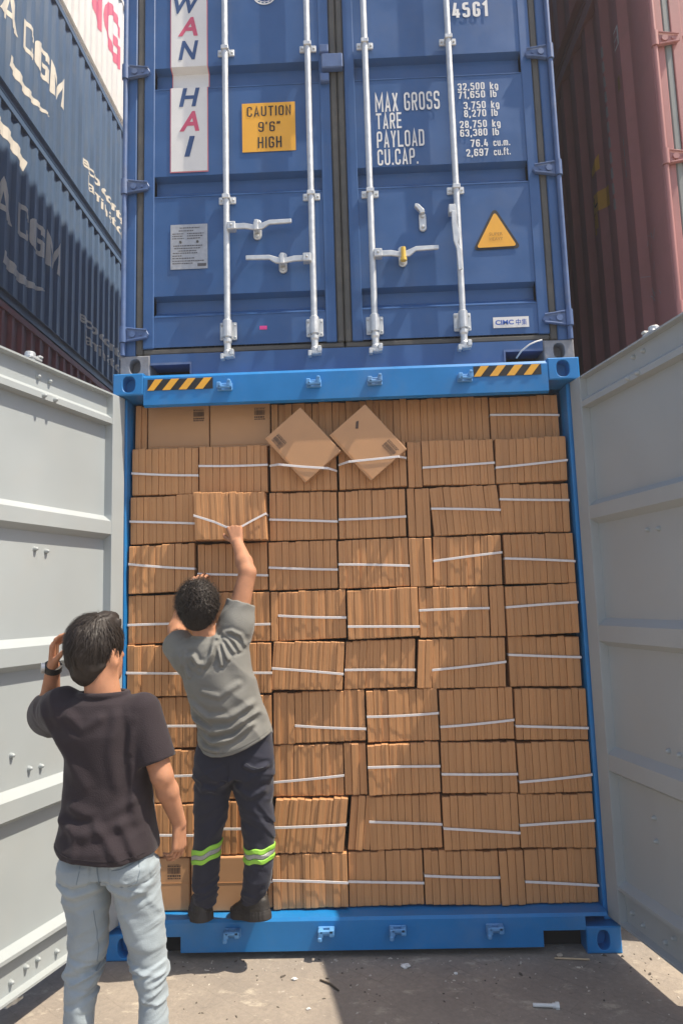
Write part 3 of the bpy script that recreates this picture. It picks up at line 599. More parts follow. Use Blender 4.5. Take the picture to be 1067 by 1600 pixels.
# the two leaves: local frame u (from hinge), n (towards the inside), z
PROF = [(2.775,0),(2.766,0),(2.762,-.034),(2.668,-.034),(2.642,0),(2.614,0),(2.608,-.042),(2.139,-.042),(2.107,0),(2.042,0),(2.016,-.042),(1.553,-.042),(1.519,0),(1.444,0),(1.418,-.042),
        (0.945,-.042),(0.912,0),(0.838,0),(0.812,-.042),(0.338,-.042),(0.316,0),(0.300,0),(0.292,-.034),(0.160,-.034),(0.155,0),(0.145,0)]
def leaf(s, ang, label, bolts):
    a = R(ang)-math.pi/2; u = Vector((s*math.sin(a),-math.cos(a),0)); n = Vector((-s*math.cos(a),-math.sin(a),0)); P0 = Vector((s*1.2,-0.05,0))
    M = Matrix.Identity(4)
    for i, c in enumerate((u, n, Vector((0,0,1)))):
        for r_ in range(3): M[r_][i] = c[r_]
    M.translation = P0
    U0, U1, UE = 0.0, 0.955, 1.045
    m = MB(); m.M = M; cols = [(U0,0),(U0+0.004,1),(U1-0.004,1),(U1,0)]; vs = []; fs = []
    for side in (0, 1):
        for uu, k in cols:
            for z, d in PROF: vs.append((uu, d*k-0.006*side, z))
    K = len(PROF)
    for side in (0, 1):
        for c in range(3):
            for i in range(K-1):
                o = side*4*K; fs.append((o+c*K+i,o+c*K+i+1,o+(c+1)*K+i+1,o+(c+1)*K+i))
    m.add(vs, fs); d = m.build('door',M_GREY,lo,label=label)
    for ua, ub in ((-0.104,U0-0.0005),(U1+0.0005,UE)):
        q = MB(); q.M = M; q.box(ua,ub,-0.062,0.001,0.144,2.776); q.build('stile',M_GREY,d,bevel=0.005,segs=2)
    for za, zb in ((2.640,2.776),(0.144,0.300)):     # back of the rails
        q = MB(); q.M = M; q.box(U0+0.001,U1-0.001,-0.062,-0.050,za,zb); q.build('rail_back',M_GREY,d)
    # thin edge along top and dark seal lip
    q = MB(); q.M = M; q.box(-0.104,UE,-0.066,-0.056,2.777,2.789); q.box(-0.104,UE,-0.066,-0.056,0.131,0.143); q.build('seal_lip',M_GASK,d)
    mb = MB(); mb.tube([(0,0,0),(0,0.004,0)],0.0115,10); mb.tube([(0,0.003,0),(0,0.010,0),(0,0.016,0),(0,0.019,0)],[0.0095,0.0090,0.0065,0.002],10)
    if not leaf.bolt: leaf.bolt = mb.mesh('bolt',M_GREY,smooth=True)
    for uu, z in bolts:
        dep = float(np.interp(-z,[-p[0] for p in PROF],[p[1] for p in PROF])); o = bpy.data.objects.new('bolt',leaf.bolt); o.matrix_basis = M @ Matrix.Translation((uu,dep,z)); link(o,d)
    # locking bars with cams on the outer face
    for ub in (0.46, 0.90):
        q = MB(); q.M = M; q.tube([(ub,-0.115,0.06),(ub,-0.115,2.85)],0.017,12); q.build('locking_bar',M_ZINC,d,smooth=True)
        for zc, sg in ((2.83,1),(0.09,-1)):
            q = MB(); q.M = M; q.tube([(ub,-0.115,zc-0.03),(ub,-0.115,zc+0.03)],0.024,12); q.box(ub-0.055,ub+0.025,-0.14,-0.09,zc-0.006,zc+0.010); q.box(ub-0.055,ub-0.030,-0.155,-0.085,zc+0.010,zc+0.022); q.box(ub+0.01,ub+0.045,-0.13,-0.10,zc-0.03,zc-0.012); q.box(ub-0.05,ub-0.02,-0.13,-0.10,zc-0.034,zc-0.018)
            q.build('cam_end',M_ZINC,d,bevel=0.004)
    for zc in (0.40,1.00,1.80,2.45):
        q = MB(); q.M = M; q.box(-0.095,0.02,-0.085,-0.0625,zc-0.035,zc+0.035); q.tube([(-0.11,-0.075,zc-0.045),(-0.11,-0.075,zc+0.045)],0.020,12); q.build('hinge',M_BLUE,d,bevel=0.003)
    return d, M
leaf.bolt = None
LB = [(.48,1.94),(.411,1.934),(.499,2.72),(.427,2.718),(.496,2.628),(.425,2.628),(.48,1.005),(.412,1.0),(.582,1.08),(.48,.22),(.414,.22),(.30,.20),(.56,.20),(.86,1.94),(.93,1.94),(.86,1.005)]
RB = [(.403,1.945),(.480,1.942),(.419,2.728),(.492,2.73),(.416,2.628),(.489,2.628),(.418,1.005),(.491,1.004),(.276,.695),(.278,.598),(.06,.22),(.14,.20),(.30,.20),(.36,.24),(.46,.22),(.86,1.94),(.93,1.94)]
leafL, ML = leaf(-1,107,'sunlit grey inside face of the left door leaf',LB)
leafR, MR = leaf(1,102,'shaded grey inside face of the right door leaf',RB)

# ---- stack to the left -----------------------------------------------------------------
LX = -4.60; LY0, LY1 = 1.5, 13.7
def left_box(lv, mat, label):
    z0 = 0.004+2.90*lv; c = empty('shipping_container',(LX-1.219,7.6,z0),label,'container','containers stacked on the left')
    pts = shell(c,LX-2.438,LX,LY0,LY1,z0,2.896,mat); return c, z0, pts
left_box(0,M_REDL,'rust red container at ground level behind the open grey door, under the other red one')
left_box(1,M_REDL,'rust red corrugated container showing only its top behind the open left door')
cL3, z3, cp = left_box(2,M_CMA,'navy container with big cream letters, half in shade, just above the rust red one')
cL4, z4, _ = left_box(3,M_CMA,'sunlit navy container with big cream letters, directly below the white one')
cL5, z5, _ = left_box(4,M_WCON,'white container with faded pink letters on top of the navy ones')
cuts = [p[0] for p in cp]
def on_wall(y, z): return (LX-0.012-corr_depth(cp, y)+0.004, y, z)
def arc_band(pts_w):
    L_ = []; Rr = []
    for i, (y, z, w) in enumerate(pts_w):
        a = pts_w[max(i-1,0)]; b_ = pts_w[min(i+1,len(pts_w)-1)]; d = Vector((b_[0]-a[0],b_[1]-a[1])).normalized(); n = Vector((-d.y,d.x))
        L_.append((y+n.x*w/2,z+n.y*w/2)); Rr.append((y-n.x*w/2,z-n.y*w/2))
    return L_+Rr[::-1]
# the wall runs away from the camera: reading direction is +y, letters upright
for c, z0 in ((cL3,z3),(cL4,z4)):
    for ch, ya, yb in (('C',3.55,3.98),('M',4.06,4.62),('A',4.98,5.50),('C',5.62,6.00),('G',6.04,6.52),('M',6.56,7.06)):
        signwriting(ch,ya,yb,z0+1.16,z0+1.66,on_wall,M_ALLET,c,nrm=(1,0,0),th=0.085 if ch in 'AM' else 0.075,cuts=cuts)
    sw = [(5.28+0.13*k, z0+0.62-0.10*math.sin(math.pi*k/14)+0.030*max(0,k-4), 0.20*(1-k/10.5)**0.8 if k < 10 else 0.01) for k in range(0,11)]
    surf_poly(arc_band(sw),on_wall,M_ALLET,c,'swoosh',cuts=cuts)
    ar = [(4.2+0.115*k, z0+1.98+0.42*math.sin(math.pi*(0.15+0.62*k/14)), 0.19) for k in range(0,15)]
    surf_poly(arc_band(ar),on_wall,M_ALLET,c,'swoosh',cuts=cuts)
    lettering('eco container',7.88,10.9,z0+0.80,z0+1.00,on_wall,M_ALLET,c,bold=0.03,cuts=cuts)
    lettering('lamination floor',8.10,11.3,z0+0.49,z0+0.72,on_wall,M_ALLET,c,bold=0.012,cuts=cuts)
lettering('N',7.55,8.62,z5+1.10,z5+2.25,on_wall,M_RLET,cL5,bold=0.03,cuts=cuts); lettering('G',8.80,9.70,z5+1.10,z5+2.25,on_wall,M_RLET,cL5,bold=0.03,cuts=cuts)
lettering('I',6.9,7.2,z5+1.10,z5+2.25,on_wall,M_RLET,cL5,bold=0.03,cuts=cuts)

# ---- stack to the right ----------------------------------------------------------------
RX, RY = 1.755, 0.045; RC = RX+1.219
for lv, lab in ((0,'maroon container at ground level behind the open right door'),(1,'faded maroon container with closed doors beside the navy one'),(2,'maroon container on top of the right stack, only its lower rail in view')):
    z0 = UZ*lv+0.003*(lv == 0); c = empty('shipping_container',(RC,RY+6,z0),lab,'container','containers stacked on the right')
    pts = shell(c,RX,RX+2.438,RY-0.014,RY+12.18,z0,2.896,M_RED,front=False)
    ds, rp = door_end(c,RC,RY,z0,M_RED,M_RED,material('pale_grey_gasket',(0.24,0.26,0.25),0.6,var=0.15))
    for x, d in ((-0.62,ds[0]),(-0.15,ds[0]),(0.17,ds[1]),(0.64,ds[1])):
        if lv == 1:
            locking_bar(RC+x,RY,z0,d); bar_guide(RC+x,RY,z0+1.898,d); bar_guide(RC+x,RY,z0+0.995,d); bar_foot(RC+x,RY,z0,d)
    if lv == 1:
        zs = z0+1.30; yf = RY-0.0045
        MB().add([(RC-1.036,yf,zs),(RC-0.72,yf,zs),(RC-0.72,yf,zs+0.26),(RC-1.036,yf,zs+0.26)],[(0,1,2,3)]).build('caution_sticker',M_YEL,ds[0])
        for s_, a, b_ in (('CAUTION',0.15,0.225),("2.9 m",0.04,0.10)): lettering(s_,RC-1.015,RC-0.745,zs+a,zs+b_,lambda x,z:(x,yf-0.002,z),M_BLACK,ds[0])
        # marks on the shaded flank
        def flank(y,z): return (RX+0.012+corr_depth(pts,y)-0.004,y,z)
        cu2 = [p[0] for p in pts]
        M_OC = material('shaded_ochre_vinyl',(0.62,0.34,0.05),0.5,var=0.1)  # sticker yellow with the flank's shade mixed into its colour
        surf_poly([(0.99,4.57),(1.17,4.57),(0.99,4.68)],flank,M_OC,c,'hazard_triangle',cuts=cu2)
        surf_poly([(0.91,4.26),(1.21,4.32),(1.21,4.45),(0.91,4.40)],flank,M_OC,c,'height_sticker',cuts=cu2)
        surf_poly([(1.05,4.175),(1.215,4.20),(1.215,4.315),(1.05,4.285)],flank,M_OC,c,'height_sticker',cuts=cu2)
        off = lambda y,z: tuple(Vector(flank(y,z))-Vector((0.002,0,0)))
        signwriting('LA'[::-1],1.03,1.20,4.335,4.41,lambda y,z: off(2.23-y,z),M_BLACK,c,nrm=(-1,0,0)); signwriting('11',1.09,1.17,4.22,4.265,off,M_BLACK,c,nrm=(-1,0,0))
        for poly in ([(0.47,5.07),(0.485,5.07),(0.485,5.20),(0.47,5.20)],[(0.545,5.07),(0.56,5.07),(0.56,5.20),(0.545,5.20)],[(0.486,5.19),(0.544,5.19),(0.544,5.20),(0.486,5.20)],[(0.486,5.07),(0.544,5.07),(0.544,5.08),(0.486,5.08)],[(0.486,5.13),(0.544,5.13),(0.544,5.137),(0.486,5.137)]): surf_poly(poly,flank,M_WLET,c,'door_mark')
        DW = material('dull_white_lettering',(0.30,0.28,0.28),0.6)
        for k in range(11):
            z_ = 5.28-0.108*k; surf_poly([(0.735,z_-0.075),(0.760,z_-0.075),(0.757,z_),(0.738,z_)],flank,DW,c,'chalk_mark')
        for k in range(4):
            z_ = 4.47-0.07*k; surf_poly([(0.52,z_-0.05),(0.535,z_-0.05),(0.533,z_),(0.522,z_)],flank,DW,c,'chalk_mark')
        surf_poly([(0.50,4.79),(0.545,4.79),(0.535,4.88),(0.505,4.88)],flank,material('dull_ochre',(0.30,0.18,0.06),0.6),c,'ochre_mark')
        for k in range(26):   # chalk scrawls and scrapes near the door post
            y_ = random.uniform(0.20,0.40); z_ = random.uniform(3.3,3.75); w = random.uniform(0.004,0.010); l_ = random.uniform(0.02,0.07); t_ = random.uniform(-1.3,1.3)
            dy, dz = math.sin(t_)*l_, math.cos(t_)*l_
            surf_poly([(y_,z_),(y_+w,z_),(y_+w+dy,z_+dz),(y_+dy,z_+dz)],flank,MATS['dull_white_lettering'],c,'chalk_mark',cuts=cu2) if k < 14 else None

# ------------------------------------------------------------------ cartons
ZL = [2.726,2.520,2.258,1.997,1.738,1.480,1.213,.955,.693,.434,.183]; ZM = [2.706,2.508,2.251,1.992,1.735,1.475,1.228,.966,.711,.448,.183]; ZR = [2.690,2.503,2.256,1.992,1.730,1.469,1.210,.952,.702,.440,.183]
def row_z(i, x): return float(np.interp(x,[-1.02,-.03,1.0],[ZL[i],ZM[i],ZR[i]]))
ROWS = [
 [('l',-1.148,-1.088),('f',-1.082,-0.746),('f',-0.740,-0.412),('l',-0.405,0.770),('b',0.778,1.145,2.645,2.631)],
 [('b',-1.150,-0.793,2.381,2.358),('b',-0.786,-0.421,2.406,2.400),('b',-0.408,-0.055,2.393,2.353),('b',-0.045,0.312,2.384,2.409),('l',0.319,0.393),('b',0.396,0.772,2.355,2.369),('b',0.778,1.150,2.341,2.369)],
 [('b',-1.152,-0.804,2.120,2.099),('v',-0.797,-0.425,2.133,2.131),('b',-0.415,-0.059,2.107,2.085),('b',-0.052,0.299,2.095,2.100),('l',0.309,0.425),('b',0.432,0.787,2.136,2.118),('b',0.790,1.147,2.175,2.159)],
 [('b',-1.152,-0.808,1.895,1.861),('b',-0.794,-0.429,1.834,1.816),('b',-0.423,-0.066,1.856,1.835),('b',-0.060,0.305,1.861,1.843),('l',0.308,0.423),('b',0.430,0.782,1.863,1.898),('b',0.795,1.150,1.865,1.840)],
 [('b',-1.156,-0.812,1.581,1.581),('b',-0.805,-0.420,1.577,1.566),('l',-0.417,-0.381),('b',-0.377,-0.028,1.607,1.588),('b',-0.021,0.343,1.542,1.532),('b',0.346,0.702,1.613,1.615),('l',0.705,0.780),('b',0.787,1.150,1.616,1.632)],
 [('b',-1.157,-0.799,1.340,1.328),('b',-0.793,-0.415,1.331,1.321),('b',-0.411,-0.048,1.343,1.305),('b',-0.042,0.316,1.324,1.315),('l',0.319,0.394),('b',0.400,0.772,1.312,1.344),('b',0.788,1.150,1.378,1.356)],
 [('b',-1.158,-0.800,1.070,1.067),('b',-0.793,-0.419,1.032,1.027),('l',-0.412,-0.305),('b',-0.302,0.054,1.055,1.031),('b',0.061,0.421,1.090,1.100),('b',0.428,0.796,1.031,1.057),('b',0.802,1.158,1.029,1.011)],
 [('b',-1.158,-0.811,0.835,0.827),('b',-0.804,-0.426,0.793,0.785),('b',-0.420,-0.063,0.781,0.807),('l',-0.060,0.052),('b',0.058,0.415,0.848,0.846),('b',0.422,0.796,0.806,0.798),('b',0.802,1.158,0.761,0.789)],
 [('b',-1.158,-0.818,0.549,0.542),('b',-0.811,-0.427,0.572,0.565),('b',-0.421,-0.058,0.571,0.578),('l',-0.055,0.053),('b',0.056,0.413,0.585,0.566),('b',0.419,0.790,0.551,0.522),('b',0.793,1.158,0.555,0.571)],
 [('f',-1.152,-0.838),('f',-0.828,-0.455),('b',-0.451,-0.428,0.316,0.315),('b',-0.425,-0.057,0.324,0.306),('b',-0.054,0.313,0.306,0.293),('b',0.316,0.681,0.331,0.316),('l',0.684,0.802),('b',0.805,1.158,0.290,0.266)],
]
LEAN = {(8,2):7,(8,3):6,(5,2):4.5,(5,3):3.5,(5,4):4,(2,5):-4,(1,6):1.5,(6,6):1.0,(5,5):1.5,(2,1):-2.5,(3,5):1.2}
ORD = ['first','second','third','fourth','fifth','sixth','seventh','eighth','ninth','tenth']
CART = []
def NTH(k): return str(k)+('th' if 10 < k < 20 else {1:'st',2:'nd',3:'rd'}.get(k%10,'th'))
for k in range(8):      # shared carton meshes: x -.5...5, y 0..1, z 0..1 with a folded front edge
    j = lambda a: random.uniform(-a,a); c = 0.06+j(0.22); st = 0.005+random.random()*0.006
    if k % 2: prof = [(-0.494,0.010),(-0.46,0.001),(c-0.03,0.0),(c,st),(0.46,st+0.001),(0.494,st+0.010)]
    else: prof = [(-0.494,st+0.010),(-0.46,st),(c-0.03,st),(c,0.0),(0.46,0.001),(0.494,0.010)]
    m = MB(); n = len(prof); vs = []
    for z, ins in ((0.0,0.010),(0.015,0.0),(0.5,0.004*(k%3)-0.004),(0.985,0.0),(1.0,0.012)):
        for x, y in prof: vs.append((x*(1-0.06*(ins > 0.009)),y+ins,z))
        vs += [(0.494,1,z),(-0.494,1,z)]
    q = n+2; fs = [(r*q+i,r*q+(i+1)%q,(r+1)*q+(i+1)%q,(r+1)*q+i) for r in range(4) for i in range(q)]+[tuple(range(q))[::-1],tuple(4*q+i for i in range(q))]
    m.add(vs,fs); CART.append(m.mesh('carton',M_KRAFT))
def put_carton(xc, w, yf, z0, h, lean, parent=None, zoff=0.0):
    o = bpy.data.objects.new('carton',random.choice(CART))
    S = Matrix.Diagonal((w,0.30,h,1)); Rm = Matrix.Rotation(R(lean),4,'Y')
    o.matrix_basis = Matrix.Translation((xc,yf,z0)) @ Rm @ Matrix.Rotation(R(random.uniform(-.5,.5)),4,'Z') @ S
    return link(o,parent)
def ribbon(pts, h, mat, name, parent, th=0.0016):
    """flat strap along pts (x,y,z), h tall"""
    m = MB(); vs = []; fs = []
    for x,y,z in pts:
        vs += [(x,y,z-h/2),(x,y-th,z-h/2+0.001),(x,y-th,z+h/2-0.001),(x,y,z+h/2)]
    for i in range(len(pts)-1):
        for k in range(4): fs.append((4*i+k,4*i+(k+1)%4,4*i+4+(k+1)%4,4*i+4+k))
    m.add(vs,fs); return m.build(name,mat,parent)
def print_block(x0,x1,z0,z1,P,parent,seed=0):
    rd = random.Random(seed); m = MB(); w = x1-x0; h = z1-z0
    def rect(a,b,c,d): m.add([P(a,c),P(b,c),P(b,d),P(a,d)],[(0,1,2,3)])
    x = x0
    while x < x1-0.002:
        b = rd.choice([0.0016,0.0024,0.0036]); rect(x,min(x+b,x1),z0+h*0.42,z0+h*0.80); x += b+rd.choice([0.0014,0.0022])
    for za,zb in ((0.86,0.93),(0.97,1.0),(0.22,0.34),(0.08,0.16)):
        x = x0
        while x < x1-0.004: b = rd.uniform(0.004,0.012); rect(x,min(x+b,x1),z0+h*za,z0+h*zb); x += b+0.003
    return m.build('printed_label',M_PRINT,parent)
YF = 0.090
nb_total = 0
for ri, row in enumerate(ROWS):
    nb = 0; rown = ORD[ri]; right_end = row[-1]; ncount = sum(1 for it in row if it[0] in 'bv')
    for ii, it in enumerate(row):
        kind, xa, xb = it[:3]; xm = (xa+xb)/2; zb_ = row_z(ri+1,xm)+0.002; zt_ = row_z(ri,xm); h = zt_-zb_-0.003
        if ri == 0: h = 0.245
        yf = YF+random.uniform(-0.012,0.012)+(0.075 if ri == 0 else 0.012 if ri == 1 else 0.0); lean = LEAN.get((ri,ii),random.uniform(-.5,.5)); 
        if kind == 'f':
            side = 'left' if ii == 0 else 'right'
            lab = {(0,1):'carton laid face outward at the top left corner of the load',(0,2):'carton laid face outward in the top row, left of the tilted cartons',(9,0):'carton laid face outward at the bottom left corner of the load',(9,1):'carton laid face outward in the bottom row, behind the person on the sill'}[(ri,ii)]
            hh = 0.245 if ri == 0 else h
            c = empty('carton',(xm,yf+0.03,zb_),lab,'carton','cartons laid face outward')
            m = MB(); m.box(xa,xb,yf,yf+0.20,zb_,zb_+hh); m.build('box_body',M_KFLAT,c,bevel=0.006,segs=2)
            MB().box(xa+0.006,xb-0.006,yf-0.0015,yf+0.001,zb_+(0.012 if ri == 0 else hh*0.52),zb_+(0.016 if ri == 0 else hh*0.52+0.003)).build('flap_edge',M_KRAFT,c)
            if not (ri == 9 and ii == 1): print_block(xb-0.085 if ri==0 else xb-0.11,xb-0.025 if ri==0 else xb-0.045,zb_+hh*0.58,zb_+hh*0.88,lambda x,z: (x,yf-0.0022,z),c,ii+ri)
            continue
        if kind == 'l':
            n = max(1,round((xb-xa)/0.0362)); w = (xb-xa)/n
            if ri == 0: lab = 'loose flat carton standing on edge in the shaded top row behind the tilted cartons'
            else: lab = 'loose flat carton wedged upright after the %s bundle of the %s row from the top' % (ORD[nb-1],rown)
            for k in range(n):
                o = put_carton(xa+w*(k+0.5),w*random.uniform(.965,1.01),yf+random.uniform(-.006,.012),zb_,h*random.uniform(.975,1.0),lean+random.uniform(-.4,.4))
                
                if ri == 0 and n > 5: lk = '%s loose carton from the left in the shaded top row behind the tilted cartons' % NTH(k+1)
                elif ri == 0: lk = '%s of two loose cartons in the top left corner beside the post' % ('left','right')[k]
                elif n == 1: lk = 'single loose carton wedged after the %s bundle of the %s row from the top' % (ORD[nb-1],rown)
                else: lk = '%s of %s loose cartons after the %s bundle in the %s row from the top' % ((('left','right') if n == 2 else ('left','middle','right'))[k],('two','three')[n-2],ORD[nb-1],rown)
                o.name = 'carton'; o['label'] = lk; o['category'] = 'carton'; o['group'] = 'loose cartons in the %s row' % rown
            continue
        nb += 1
        if kind == 'v': yf = 0.030; lab = 'carton bundle with a V-shaped strap, being pulled by the person on the sill'
        elif xb-xa < 0.1: lab = 'sliver of a bundle in the bottom row beside the face-outward carton'
        elif ri == 0: lab = 'only strapped bundle in the top row, at its right end under the header'
        elif ii == len(row)-1: lab = 'carton bundle at the right end of the %s row from the top' % rown
        elif nb == 1: lab = 'carton bundle at the left end of the %s row from the top' % rown
        elif (ri,ii) == (8,2): lab = 'strapped bundle whose cartons lean clearly left, in the second row from the bottom'
        else: lab = 'strapped carton bundle, %s from the left in the %s row from the top' % (ORD[nb-1],rown)
        root = empty('carton_bundle',(xm,yf+0.15,zb_),lab,'carton bundle','strapped bundles of flat cartons')
        n = max(1,round((xb-xa)/0.0362)); w = (xb-xa-0.002)/n; tl = math.tan(R(lean)); sh = -tl*h/2
        tilt = random.uniform(-0.010,0.010); hs = h-abs(tilt)*0.5
        for k in range(n):
            put_carton(xa+w*(k+0.5)+sh,w*random.uniform(.975,1.01),yf+random.uniform(-.004,.005),zb_+abs(tilt)*0.5+tilt*((k+.5)/n-.5),hs*random.uniform(.978,1.004),lean+random.uniform(-.35,.35),root)
        za, zc = it[3], it[4]; yy = yf-0.0075
        if kind == 'v':
            P = [(xa-0.003,yy+0.12,za+0.004),(xa-0.002,yy,za),(-0.690,yy-0.006,2.095),(-0.628,yy-0.014,2.066),(-0.592,yy-0.020,2.058),(-0.548,yy-0.014,2.066),(-0.49,yy-0.006,2.098),(xb+0.001,yy,zc),(xb+0.003,yy+0.12,zc)]
        else:
            xo = lambda z: math.tan(R(lean))*(z-zb_-h/2)
            sag = random.uniform(-.002,.004); P = [(xa-0.002+xo(za),yy+0.05,za),(xa-0.001+xo(za),yy,za)]+[(xa+(xb-xa)*t+xo(za+(zc-za)*t),yy-0.001,za+(zc-za)*t-sag*math.sin(math.pi*t)) for t in ((.15,.5,.88) if (ri,ii) in ((1,2),(1,3)) else (.25,.5,.75))]+[(xb+0.001+xo(zc),yy,zc),(xb+0.002+xo(zc),yy+0.05,zc)]
        if (ri,ii) in ((1,2),(1,3)): P = [(x,(0.0225 if 1 < k < 5 else y),z) for k,(x,y,z) in enumerate(P)]   # passes over the tilted carton
        ribbon(P,0.0122,M_STRAP,'strap',root)
# the two cartons tucked diagonally under the straps
for nm, A, B, lab in ((0,(-0.235,2.689),(-0.028,2.447),'carton tilted onto its corner and tucked under a strap, left of the two'),(1,(0.104,2.693),(0.313,2.445),'carton tilted onto its corner and tucked under a strap, right of the two')):
    A = Vector(A); B = Vector(B); e = (B-A); Lx = e.length; e.normalize(); f = Vector((-e.y,e.x))*-1; W = 0.250
    def P(a,b,y): q = A+e*a+f*b; return (q.x,y,q.y)
    root = empty('carton',P(Lx/2,W/2,0.06),lab,'carton','tilted cartons at the top')
    m = MB(); m.add([P(a,b,y) for y in (0.026,0.060) for a,b in ((0,0),(Lx,0),(Lx,W),(0,W))],[(0,1,2,3),(4,5,6,7),(0,1,5,4),(1,2,6,5),(2,3,7,6),(3,0,4,7)]); m.build('box_body',M_KFLAT,root,bevel=0.004,segs=2)
    m = MB(); m.add([P(a,b,y) for y in (0.0245,0.027) for a,b in ((0.004,W-0.014),(Lx-0.004,W-0.014),(Lx-0.004,W-0.010),(0.004,W-0.010))],[(0,1,2,3),(4,5,6,7),(0,1,5,4),(1,2,6,5),(2,3,7,6),(3,0,4,7)]); m.build('flap_edge',M_KRAFT,root)
    if nm == 0: print_block(0.03,0.10,W-0.075,W-0.02,lambda x,z: P(x,z,0.0235),root,5)
    else: print_block(Lx-0.10,Lx-0.025,0.03,0.085,lambda x,z: P(x,z,0.0235),root,6)
    if nm == 1:
        t = MB(); t.add([P(a,b,0.0235) for a,b in ((0.045,0.085),(0.075,0.115),(0.066,0.125),(0.040,0.098))],[(0,1,2,3)]); t.build('torn_scuff',M_PRINT,root)
# ------------------------------------------------------------------ people: bodies and clothes as smooth implicit surfaces
F32 = np.float32
def v3(a): return np.array(a, F32)
def rcone(P, a, b, r1, r2):
    a = v3(a); b = v3(b); ab = b-a; pa = P-a; t = np.clip(pa@ab/max(float(ab@ab),1e-9),0,1)
    return np.sqrt(((pa-t[:,None]*ab)**2).sum(1))-(r1+(r2-r1)*t)
def ell(P, c, r, M=None):
    q = P-v3(c)
    if M is not None: q = q@M.T
    r = v3(r); k = np.sqrt(((q/r)**2).sum(1)); return (k-1)*float(r.min())
def smin(a, b, k):
    h = np.clip(0.5+0.5*(b-a)/k,0,1); return b+(a-b)*h-k*h*(1-h)
def smax(a, b, k): return -smin(-a,-b,k)
def stations(P, st, e=2.0):
    """upright limb or trunk: st rows (z, x0, x1, yc, ry), top to bottom"""
    st = sorted(st); z = [s[0] for s in st]; zz = np.clip(P[:,2],z[0],z[-1])
    cs = lambda k: np.interp(zz,z,[k(s) for s in st]).astype(F32)
    cx = cs(lambda s:(s[1]+s[2])/2); rx = cs(lambda s:(s[2]-s[1])/2); cy = cs(lambda s:s[3]); ry = cs(lambda s:s[4])
    k = (np.abs((P[:,0]-cx)/rx)**e+np.abs((P[:,1]-cy)/ry)**e)**(1/e)
    d = (k-1)*np.minimum(rx,ry); dz = np.maximum(z[0]-P[:,2],P[:,2]-z[-1])
    return np.where(dz > 0, np.sqrt(np.maximum(d,0)**2+dz**2)+np.minimum(d,0)*0, d) if True else d
def fold(P, pts, w, amp):
    """soft crease running over the back of a garment along a polyline (x, y, z)"""
    d = None; Q = P.copy(); Q[:,1] = 0; yc = sum(p[1] for p in pts)/len(pts)
    for a, b in zip(pts[:-1],pts[1:]):
        q = rcone(Q,(a[0],0,a[2]),(b[0],0,b[2]),0,0); d = q if d is None else np.minimum(d,q)
    return amp*(np.exp(-(d/w)**2)-0.45*np.exp(-((d-1.9*w)/w)**2))*np.clip((yc+0.10-P[:,1])/0.06,0,1)
def vnoise(Q):
    i = np.floor(Q).astype(np.int64); f = (Q-i).astype(F32); f = f*f*(3-2*f)
    def hsh(a,b,c): h = (a*374761393+b*668265263+c*2147483647) & 0xffffffff; h = ((h ^ (h >> 13))*1274126177) & 0xffffffff; return (((h ^ (h >> 16)) & 0xffff)/65535.0).astype(F32)
    r = 0
    for dx in (0,1):
        for dy in (0,1):
            for dz in (0,1):
                r = r+hsh(i[:,0]+dx,i[:,1]+dy,i[:,2]+dz)*(f[:,0] if dx else 1-f[:,0])*(f[:,1] if dy else 1-f[:,1])*(f[:,2] if dz else 1-f[:,2])
    return r*2-1
def ridged(P, sx, sy, sz, skew=0.0, seed=0.0):
    """creases of cloth: sharp-crested noise; skew tilts them"""
    Q = np.stack([P[:,0]*sx+seed,P[:,1]*sy+seed*1.7,P[:,2]*sz+P[:,0]*skew+seed*0.6],1); w = vnoise(Q*0.5+7.3)
    Q[:,2] += w*0.9; return 1-2*np.abs(vnoise(Q))
def wob(P, sx, sy, sz, ph=0.0):
    return np.sin(P[:,0]*sx+P[:,2]*sz*0.31+ph)*np.sin(P[:,1]*sy+1.7*ph+P[:,0]*3)+np.sin(P[:,2]*sz+2.1*np.sin(P[:,0]*sx*0.37+ph)+P[:,1]*sy*0.4)
